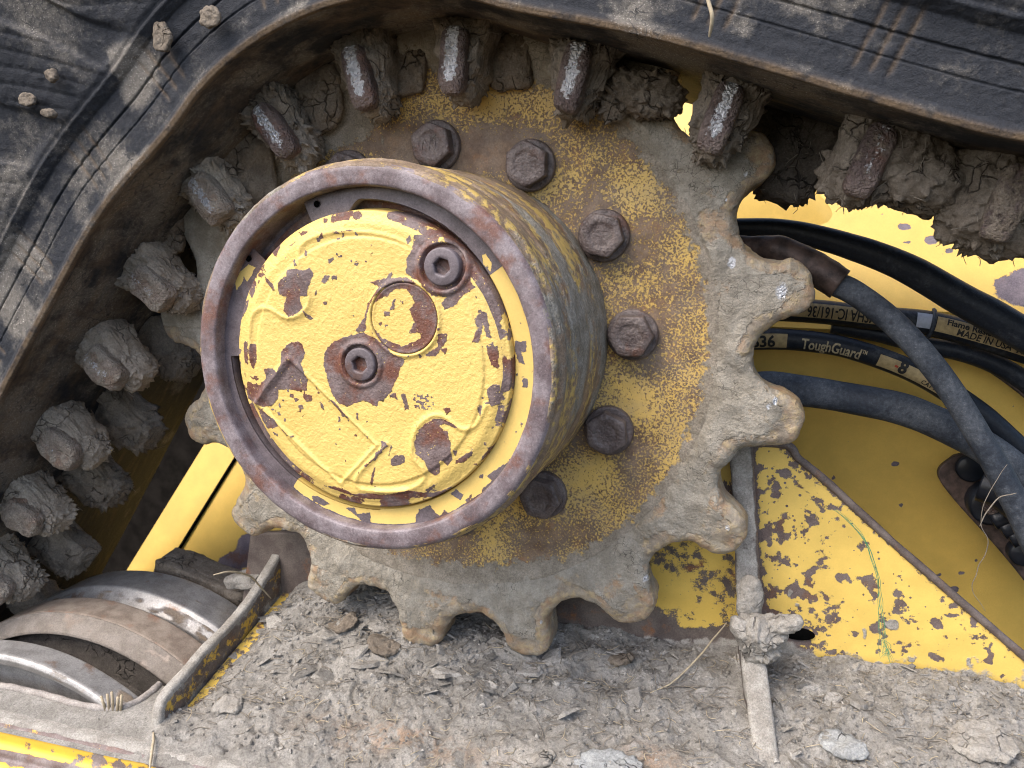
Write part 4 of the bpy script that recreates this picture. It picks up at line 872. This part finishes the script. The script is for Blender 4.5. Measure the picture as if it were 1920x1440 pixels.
def text_on(parent, Cs, r, s, x0, x1, pc, hgt, mat, flip=False, lift=.0011, bold=.02, name='lettering', shear=0.):
    cu = bpy.data.curves.new('txt', 'FONT'); cu.body = s; cu.offset = bold; cu.resolution_u = 3; cu.shear = shear
    to = bpy.data.objects.new('txt', cu); COL.objects.link(to)
    dg_ = bpy.context.evaluated_depsgraph_get(); me = bpy.data.meshes.new_from_object(to.evaluated_get(dg_))
    bpy.data.objects.remove(to)
    import bmesh
    bm = bmesh.new(); bm.from_mesh(me)
    for yk in np.arange(-.2, 1.0, .09): bmesh.ops.bisect_plane(bm, geom=bm.verts[:]+bm.edges[:]+bm.faces[:], plane_co=(0,yk,0), plane_no=(0,1,0))
    bm.to_mesh(me); bm.free()
    v = np.array([w.co[:] for w in me.vertices]); f = [list(pl.vertices) for pl in me.polygons]
    w = v[:,0].max()-v[:,0].min(); h = .72
    ux0, ux1 = u_at_px(Cs, x0), u_at_px(Cs, x1)
    tu = (v[:,0]-v[:,0].min())/w; tv = (v[:,1]-.35)/h
    if flip: tu = 1-tu; tv = -tv
    U = ux0+(ux1-ux0)*tu; rm = np.mean(r)
    Pg = on_hose(Cs, r, U, pc+tv*hgt/rm, lift)
    bpy.data.meshes.remove(me)
    return mk(name, Pg, f, mat, parent, smooth=False)
# low big hose
hose('thick dull black hose lying lowest, ending at the dark bracket', [(1340,760),(1420,727),(1500,732),(1600,748),(1700,770),(1800,813),(1870,855),(1930,905)], -.095, [36,35,34,36,36,38], m_hose2, k=.84)
# ToughGuard hose
h4, C4, r4 = hose('thin black hose with cream printed bands and a word printed between them', [(1320,640),(1400,637),(1470,636),(1560,646),(1640,668),(1710,696),(1780,735),(1850,785),(1930,860),(2000,940)], -.125, [22,22,22,23,23,23], m_hose)
bd = band(h4, C4, r4, 1380, 1475, -.75, .62, m_tan); text_on(bd, C4, r4, '1636', 1399, 1453, -.08, .0082, m_ink, bold=.03)
text_on(h4, C4, r4, 'ToughGuard', 1502, 1612, -.15, .0078, m_inky, bold=.022); text_on(h4, C4, r4, 'TM', 1613, 1622, .15, .0028, m_inky)
bd = band(h4, C4, r4, 1645, 1800, -.70, .45, m_tan); text_on(bd, C4, r4, '8', 1682, 1697, .05, .0088, m_ink, bold=.04); text_on(bd, C4, r4, '-', 1675, 1681, .05, .006, m_red, bold=.04)
text_on(bd, C4, r4, '0719  SAE 100', 1735, 1790, .10, .0030, m_ink); text_on(bd, C4, r4, 'CAT XT-3 ES', 1728, 1785, -.32, .0030, m_ink)
# MSHA hose
h3, C3, r3 = hose('black hose with upside-down printed cream band just above the middle hose', [(1330,592),(1430,580),(1530,584),(1640,596),(1740,606),(1830,628),(1920,655),(2020,690)], -.14, [25,25,25,26,28,29], m_hose)
bd = band(h3, C3, r3, 1400, 1640, -.45, .75, m_tan); text_on(bd, C3, r3, 'MSHA IC-161/36', 1512, 1640, .05, .0082, m_ink, flip=True)
bd = band(h3, C3, r3, 1714, 1742, -.35, .85, m_blueish); 
bd = band(h3, C3, r3, 1750, 2000, -.45, .75, m_tan, name='worn_label'); text_on(bd, C3, r3, 'Flame Resistant Hydraulic Hose', 1768, 1990, .42, .0042, m_ink, bold=.03); text_on(bd, C3, r3, 'MADE IN USA  MM CD1 / 6', 1790, 1985, -.1, .0046, m_ink)
tube('cable_tie', [on_hose(C3, r3, np.array([u_at_px(C3, 1744)]), np.array([a_]), .0012)[0] for a_ in np.linspace(-1.5, 1.6, 14)], .0016, m_hose2, h3, nseg=6)
hose('black hose half hidden under the crossing hose at the right edge', [(1560,612),(1640,625),(1720,645),(1800,660),(1870,685),(1930,722),(2000,790)], -.150, [16,18,20,22], m_hose)
tube('steel_line', resample(catmull([P(1790,650,-.15),P(1850,690,-.15),P(1900,725,-.15),P(1960,775,-.15)],8), n=60), .0016, m_fit, None, nseg=8, label='thin brown steel line under the hoses at the right edge', cat='pipe')
hose('large glossy black hose arching along the top of the bundle', [(1300,430),(1380,427),(1480,433),(1600,464),(1700,503),(1800,560),(1880,604),(1990,670)], -.105, [20,26,32,38,42,42], m_hose, k=.74)
# crossing hose with rusty crimp
h2, Cx, rx_ = hose('scuffed grey-black hose crossing over the others with a rusty crimped end', [(1555,528),(1600,548),(1660,592),(1710,640),(1760,700),(1810,775),(1860,860),(1905,945),(1960,1060)], [-.062,-.058,-.05,-.045,-.045,-.045,-.045,-.045,-.045], [34,34,34,34,33,33,34,36,38], m_hose2, k=.68)
crimp = np.array([P(a, b, c) for (a, b), c in zip([(1340,458),(1400,462),(1460,470),(1515,495),(1575,533)], [-.075,-.072,-.068,-.064,-.060])]); Cc = resample(catmull(crimp, 8), n=70)
tube('crimp_fitting', Cc, np.interp(np.linspace(0,1,70), [0,.35,.45,.9,.93,1], [.007,.008,.0105,.0115,.0112,.0112]), m_fit, h2, nseg=30, disp=lambda p: fbm(p, 150, 4, 4)*.0009)
# bracket with fittings
brk = thing('hose_bracket', 'dark rounded bracket plate carrying black fittings and bolts at the right edge', 'bracket', tuple(P(1850,950,-.14)))
ZK = -.135
bpoly = [(1790,856),(1762,880),(1765,905),(1800,950),(1850,1005),(1905,1070),(1990,1180)]; tpoly = [(1830,845),(1850,850),(1880,870),(1930,900),(1980,930),(2020,960),(2080,1020)]
A = catmull([P(a, b, ZK) for a, b in bpoly], 10); B = catmull([P(a, b, ZK) for a, b in tpoly], 10)
ruled('bracket_plate', A, B, 80, 30, m_fit, brk, .006, flip=False)
def cyl(name, px, py, z0, z1, r, mat, par, ex=1, seed=0): 
    c = P(px, py, z1); return lathe(name, [(.0001,z1),(r*.85,z1),(r,z1-.0012),(r,z0)], mat, par, c=c[:2], nseg=40, flip=True, disp=lambda p: fbm(p, 200, 3, seed)*.0004)
w = cyl('mount_bolt', 1822,880,ZK,ZK+.006,.0105,m_black,brk)
w = cyl('port_fitting', 1862,950,ZK,ZK+.018,.0155,m_black,brk); cyl('bolt_head', 1865,950,ZK+.018,ZK+.025,.0075,m_core,w)
w = cyl('mount_bolt', 1920,1040,ZK,ZK+.010,.010,m_black,brk)
tube('port_fitting', resample(catmull([P(1840,905,-.11),P(1880,920,-.105),P(1930,960,-.10),P(1990,1010,-.10)],8),n=40), .014, m_black, brk, nseg=24)
for k,(a_,b_) in enumerate(((1885,1000),(1902,1018),(1918,1034))):
    tube('union_nut', resample(np.array([P(a_-26,b_-24,-.115),P(a_+34,b_-50,-.115)]), n=8), .008, m_black, brk, nseg=8)

# ================================================================ SMALL THINGS
def strand(name, pts, r, mat, label, cat, par=None, wob=.0, seed=0, **kw):
    C = resample(catmull(np.array(pts), 10), n=80)
    if wob: C = C + np.stack([fbm(C, 60, 2, seed+k) for k in range(3)], 1)*wob
    rr = np.full(80, r)*(1-.5*np.abs(np.linspace(-1, 1, 80))**3)
    return tube(name, C, rr, mat, par, nseg=6, **({'label': label, 'cat': cat} if label else {}), **kw)
g = thing('green_twine', 'frayed green plastic twine hanging over the diagonal edge of the yellow brace', 'twine', tuple(P(1600,1000,-.045)))
for k in range(5):
    o = (k-2)*1.6
    strand('twine_strand', [P(1566+o,955,-.046),P(1600+o*.5,985,-.046),P(1628+o,1022,-.044),P(1641+o*1.2,1065,-.043),P(1649+o,1110,-.043),P(1652+o*1.4,1160,-.041),P(1656+o*2.4,1205,-.038),P(1662+o*3,1232,-.034)], .00018, m_green, None, None, g, .0022, 10+k)
for k in range(4):
    strand('twine_strand', [P(1650+k*5,1232-k*4,-.034),P(1668-k*3,1215,-.035),P(1655+k*4,1200+k*6,-.035),P(1672,1238+k,-.033)], .00018, m_green, None, None, g, .003, 20+k)
strand('wire_hair', [P(1888,870,-.03),P(1850,935,-.03),P(1838,985,-.034),P(1852,1020,-.04),P(1828,1080,-.045),P(1825,1110,-.05),P(1850,1145,-.05)], .0003, m_fib, 'single pale root fibre dangling from the crossing hose in front of the yellow panel', 'root fibre', None, .002, 3)
strand('wire_hair', [P(1905,922,-.03),P(1870,935,-.03),P(1850,960,-.03),P(1840,985,-.03)], .00045, m_fib, 'short pale fibre curled across the black port fitting', 'root fibre', None, .002, 5)
strand('straw_stalk', [PD(1220,1298,.006),PD(1262,1278,.008),P(1310,1232,-.02),P(1362,1168,-.006)], .0007, m_straw, 'long thin dry stalk leaning from the mud against the right rib', 'stalk', None, .0006, 6)
strand('straw_stalk', [PX(400,1078,XG+.005),PX(432,1072,XG+.012),PX(468,1080,XG+.012),PX(488,1100,XG+.008),PX(508,1122,XG+.01)], .0009, m_straw, 'curved pale twig hooked over the top of the left gusset', 'twig')
strand('straw_stalk', [P(1322,-20,.11),P(1330,10,.11),P(1336,35,.11),P(1332,70,.105)], .0011, m_straw, 'upright dry stalk stuck on the track face near the top edge of the photo', 'stalk', None, .0008, 9)
strand('straw_stalk', [PD(285,1370,.006),PD(288,1400,.006),PD(284,1440,.006)], .0010, m_straw, 'bent straw lying over the yellow lip at the lower left', 'stalk', None, .002, 4)
b = thing('straw_tuft', 'small tuft of cut yellow straw standing on the rim of the roller opening', 'straw', tuple(PD(212,1325)))
for k, (x, t) in enumerate(((198,-6),(205,2),(212,5),(220,9),(226,12))):
    a_ = PD(x, 1332, .001); tube('straw_piece', np.array([a_, a_+np.array([t*.0003,.012+.002*(k%3),.001])]), .0010, m_straw, b, nseg=6, up=np.array([0,0,1.]))
# pale flake at the lower right and a leaf-like mud curl
def flake(px, py, off, a_, b_, mat, label, cat, tilt=0.2, seed=0, rot=0.):
    c = PD(px, py, off); dn = np.array([0,.973,.23]); xx = np.array([math.cos(rot),0,math.sin(rot)]); xx -= dn*(xx@dn); xx /= np.linalg.norm(xx); zz_ = np.cross(xx, dn)
    ax = np.array([xx, dn, zz_]); ca, sa = math.cos(tilt), math.sin(tilt); ax = np.array([ax[0]*ca+ax[1]*sa, -ax[0]*sa+ax[1]*ca, ax[2]])
    return blob('mud_flake', c, ax, (a_, .0025, b_), mat, None, ex=(.8,.7), nu=80, nv=50, noise=.0045, nsc=120, oct=5, seed=seed, label=label, cat=cat, group='loose mud pieces lying on the mud layer')
flake(1580,1395,.007,.017,.010,m_flake,'large pale grey flake of dried clay right of the rib at the bottom','clay flake',.15,1,.5)
flake(1130,1428,.008,.026,.008,m_flake,'long broken crust of dried clay at the bottom edge, centre','clay flake',.1,2)
flake(1000,1418,.006,.014,.007,m_mud,'small curled crust beside the long clay crust at the bottom','clay flake',.2,4)
flake(1840,1390,.008,.020,.016,m_mud,'rounded crumbly mud lump at the lower right corner','mud lump',.1,3)
flake(1165,1235,.010,.012,.008,m_mudd,'twisted dark scrap of mud below the sprocket teeth','mud scrap',.6,5,.8)
flake(430,1322,.006,.011,.008,m_mud,'thin tan clay flake beside the foot of the left gusset','clay flake',.1,6)
flake(640,1170,.016,.016,.010,m_mudd,'broken mud slab leaning under the lower left sprocket tooth','mud slab',.3,7)
flake(720,1210,.012,.013,.009,m_mudd,'jagged mud slab right under the bottom left tooth tip','mud slab',-.2,8)

# crumbs: thin polygons and lumps, one mesh, uncountable
def crumbs(n, smin, smax, seed, zone, flat=.25, name='mud_crumbs', lab='small flaky crumbs of dry mud'):
    rg = np.random.default_rng(seed); V = []; Fs = []; cnt = 0
    U = []
    while cnt < n:
        x, z = rg.uniform(-.42, .54), rg.uniform(-.05, .125)
        if in_open(np.array(x), np.array(z)) or (x < XG and rg.random() > .08) or (z > .118): continue
        if not zone(x, z, rg): continue
        U.append((x, z)); cnt += 1
    U = np.array(U)
    ix = np.clip(np.rint((U[:,0]-xs[0])/.0015).astype(int), 0, len(xs)-1); iz = np.clip(np.rint((U[:,1]-zs[0])/.0015).astype(int), 0, len(zs)-1)
    Y = Yd[ix, iz]; sz = smin*(smax/smin)**(rg.random(n)**2.2)
    k = 7; 
    for i in range(n):
        a = np.sort(rg.uniform(0, 2*np.pi, k)); r = sz[i]*rg.uniform(.55, 1.1, k)
        n_ = np.array([rg.normal(0, .42), 1, rg.normal(.1, .42)]); n_ /= np.linalg.norm(n_)
        t1 = np.cross(n_, [0,0,1.]); t1 /= np.linalg.norm(t1); t2 = np.cross(n_, t1)
        ring = np.cos(a)[:,None]*t1*r[:,None] + np.sin(a)[:,None]*t2*r[:,None]
        h = sz[i]*flat*rg.uniform(.5, 1.5); c = np.array([U[i,0], Y[i]+h*.4, U[i,1]])
        ring = ring*np.array([1.25,1,1]) 
        top = c + ring*.82 + n_*h + rg.normal(0, h*.25, (k,1))*n_; bot = c + ring - n_*h*.6
        b0 = i*(2*k+1); V.append(np.vstack([top, bot, c+n_*h*1.15]))
        for j in range(k):
            j2 = (j+1) % k; Fs.append([b0+j, b0+j2, b0+k+j2, b0+k+j]); Fs.append([b0+2*k, b0+j2, b0+j])
    return mk(name, np.vstack(V), Fs, m_crumb, None, smooth=False, attrs={'tone': np.repeat(rg.normal(-.02, .22, n).clip(-.5, .45), 2*k+1)}, kind='stuff', label=f'{lab} scattered over the grey mud layer', cat='mud crumbs')
back = lambda x, z, rg: rg.random() < (.35+.65*sstep(.09, -.02, z))
right = lambda x, z, rg: rg.random() < (.25+.75*(x > .24)+.3*(z < .0))
crumbs(8000, .0004, .0026, 1, back, .38); crumbs(520, .003, .0115, 2, lambda x, z, rg: (z < .045 or x > .22) and x > -.2 and rg.random() < (.9 if x < .02 else .35), .11, 'mud_chunks', 'larger broken plates of dry mud')
crumbs(6000, .0003, .0018, 3, right, .6, 'mud_grit', 'fine gritty mud bits')
# straw and root bits in the mud, one joined mesh
def bits(n, seed, name, mat, par, sampler, L0, L1, r):
    rg = np.random.default_rng(seed); V = []; Fs = []; b0 = 0
    for i in range(n):
        c, d, bend = sampler(rg); L = rg.uniform(L0, L1); t = np.linspace(-.5, .5, 5)
        pts = c + d*(t*L)[:,None] + bend*((t*t)*L*1.2)[:,None]
        dd = np.gradient(pts, axis=0); s1 = np.cross(dd, [.3,.5,.8]); s1 /= np.linalg.norm(s1, axis=1, keepdims=True); s2 = np.cross(dd, s1); s2 /= np.linalg.norm(s2, axis=1, keepdims=True)
        for q in range(5):
            for a in (0, 2.09, 4.19): V.append(pts[q]+(s1[q]*math.cos(a)+s2[q]*math.sin(a))*r*rg.uniform(.8,1.2))
        for q in range(4):
            for a in range(3):
                a2 = (a+1) % 3; Fs.append([b0+q*3+a, b0+q*3+a2, b0+q*3+3+a2, b0+q*3+3+a])
        b0 += 15
    return mk(name, np.array(V), Fs, mat, par, kind='stuff')
def deck_s(rg):
    while True:
        x, z = rg.uniform(-.19, .54), rg.uniform(-.04, .11)
        if not in_open(np.array(x), np.array(z)): break
    i = int(np.clip(round((x-xs[0])/.0015), 0, len(xs)-1)); j = int(np.clip(round((z-zs[0])/.0015), 0, len(zs)-1))
    a = rg.uniform(0, 2*np.pi); d = np.array([math.cos(a), rg.normal(0, .2), math.sin(a)])
    return np.array([x, Yd[i,j]+.002, z]), d/np.linalg.norm(d), rg.normal(0, .6, 3)*np.array([1,.3,1])
_tag(bits(420, 5, 'straw_bits', m_straw, None, deck_s, .003, .013, .00028), 'short pale straw bits strewn through the dry mud', 'straw')
_tag(bits(800, 6, 'root_bits', m_fib, None, deck_s, .004, .018, .00035), 'thin grey root pieces strewn through the dry mud', 'roots')
lugs = [o for o in trk.children if o.name.startswith(('drive_lug', 'mud_cake'))]
lugc = []
for o in lugs:
    co = np.empty(len(o.data.vertices)*3); o.data.vertices.foreach_get('co', co); co = co.reshape(-1, 3); co = np.stack([co[:,0], co[:,2], -co[:,1]], 1)
    c = co.mean(0); lugc.append((co, c))
def lug_s(rg):
    co, c = lugc[rg.integers(len(lugc))]; p = co[rg.integers(len(co))]; o = p-c; o /= np.linalg.norm(o)
    d = o*.5+rg.normal(0, .6, 3); return p+o*.001, d/np.linalg.norm(d), rg.normal(0, .9, 3)
bits(520, 8, 'root_fibres', m_fib, trk, lug_s, .004, .013, .00022)
for o in list(bpy.data.objects):
    if '_f' in o: del o['_f']
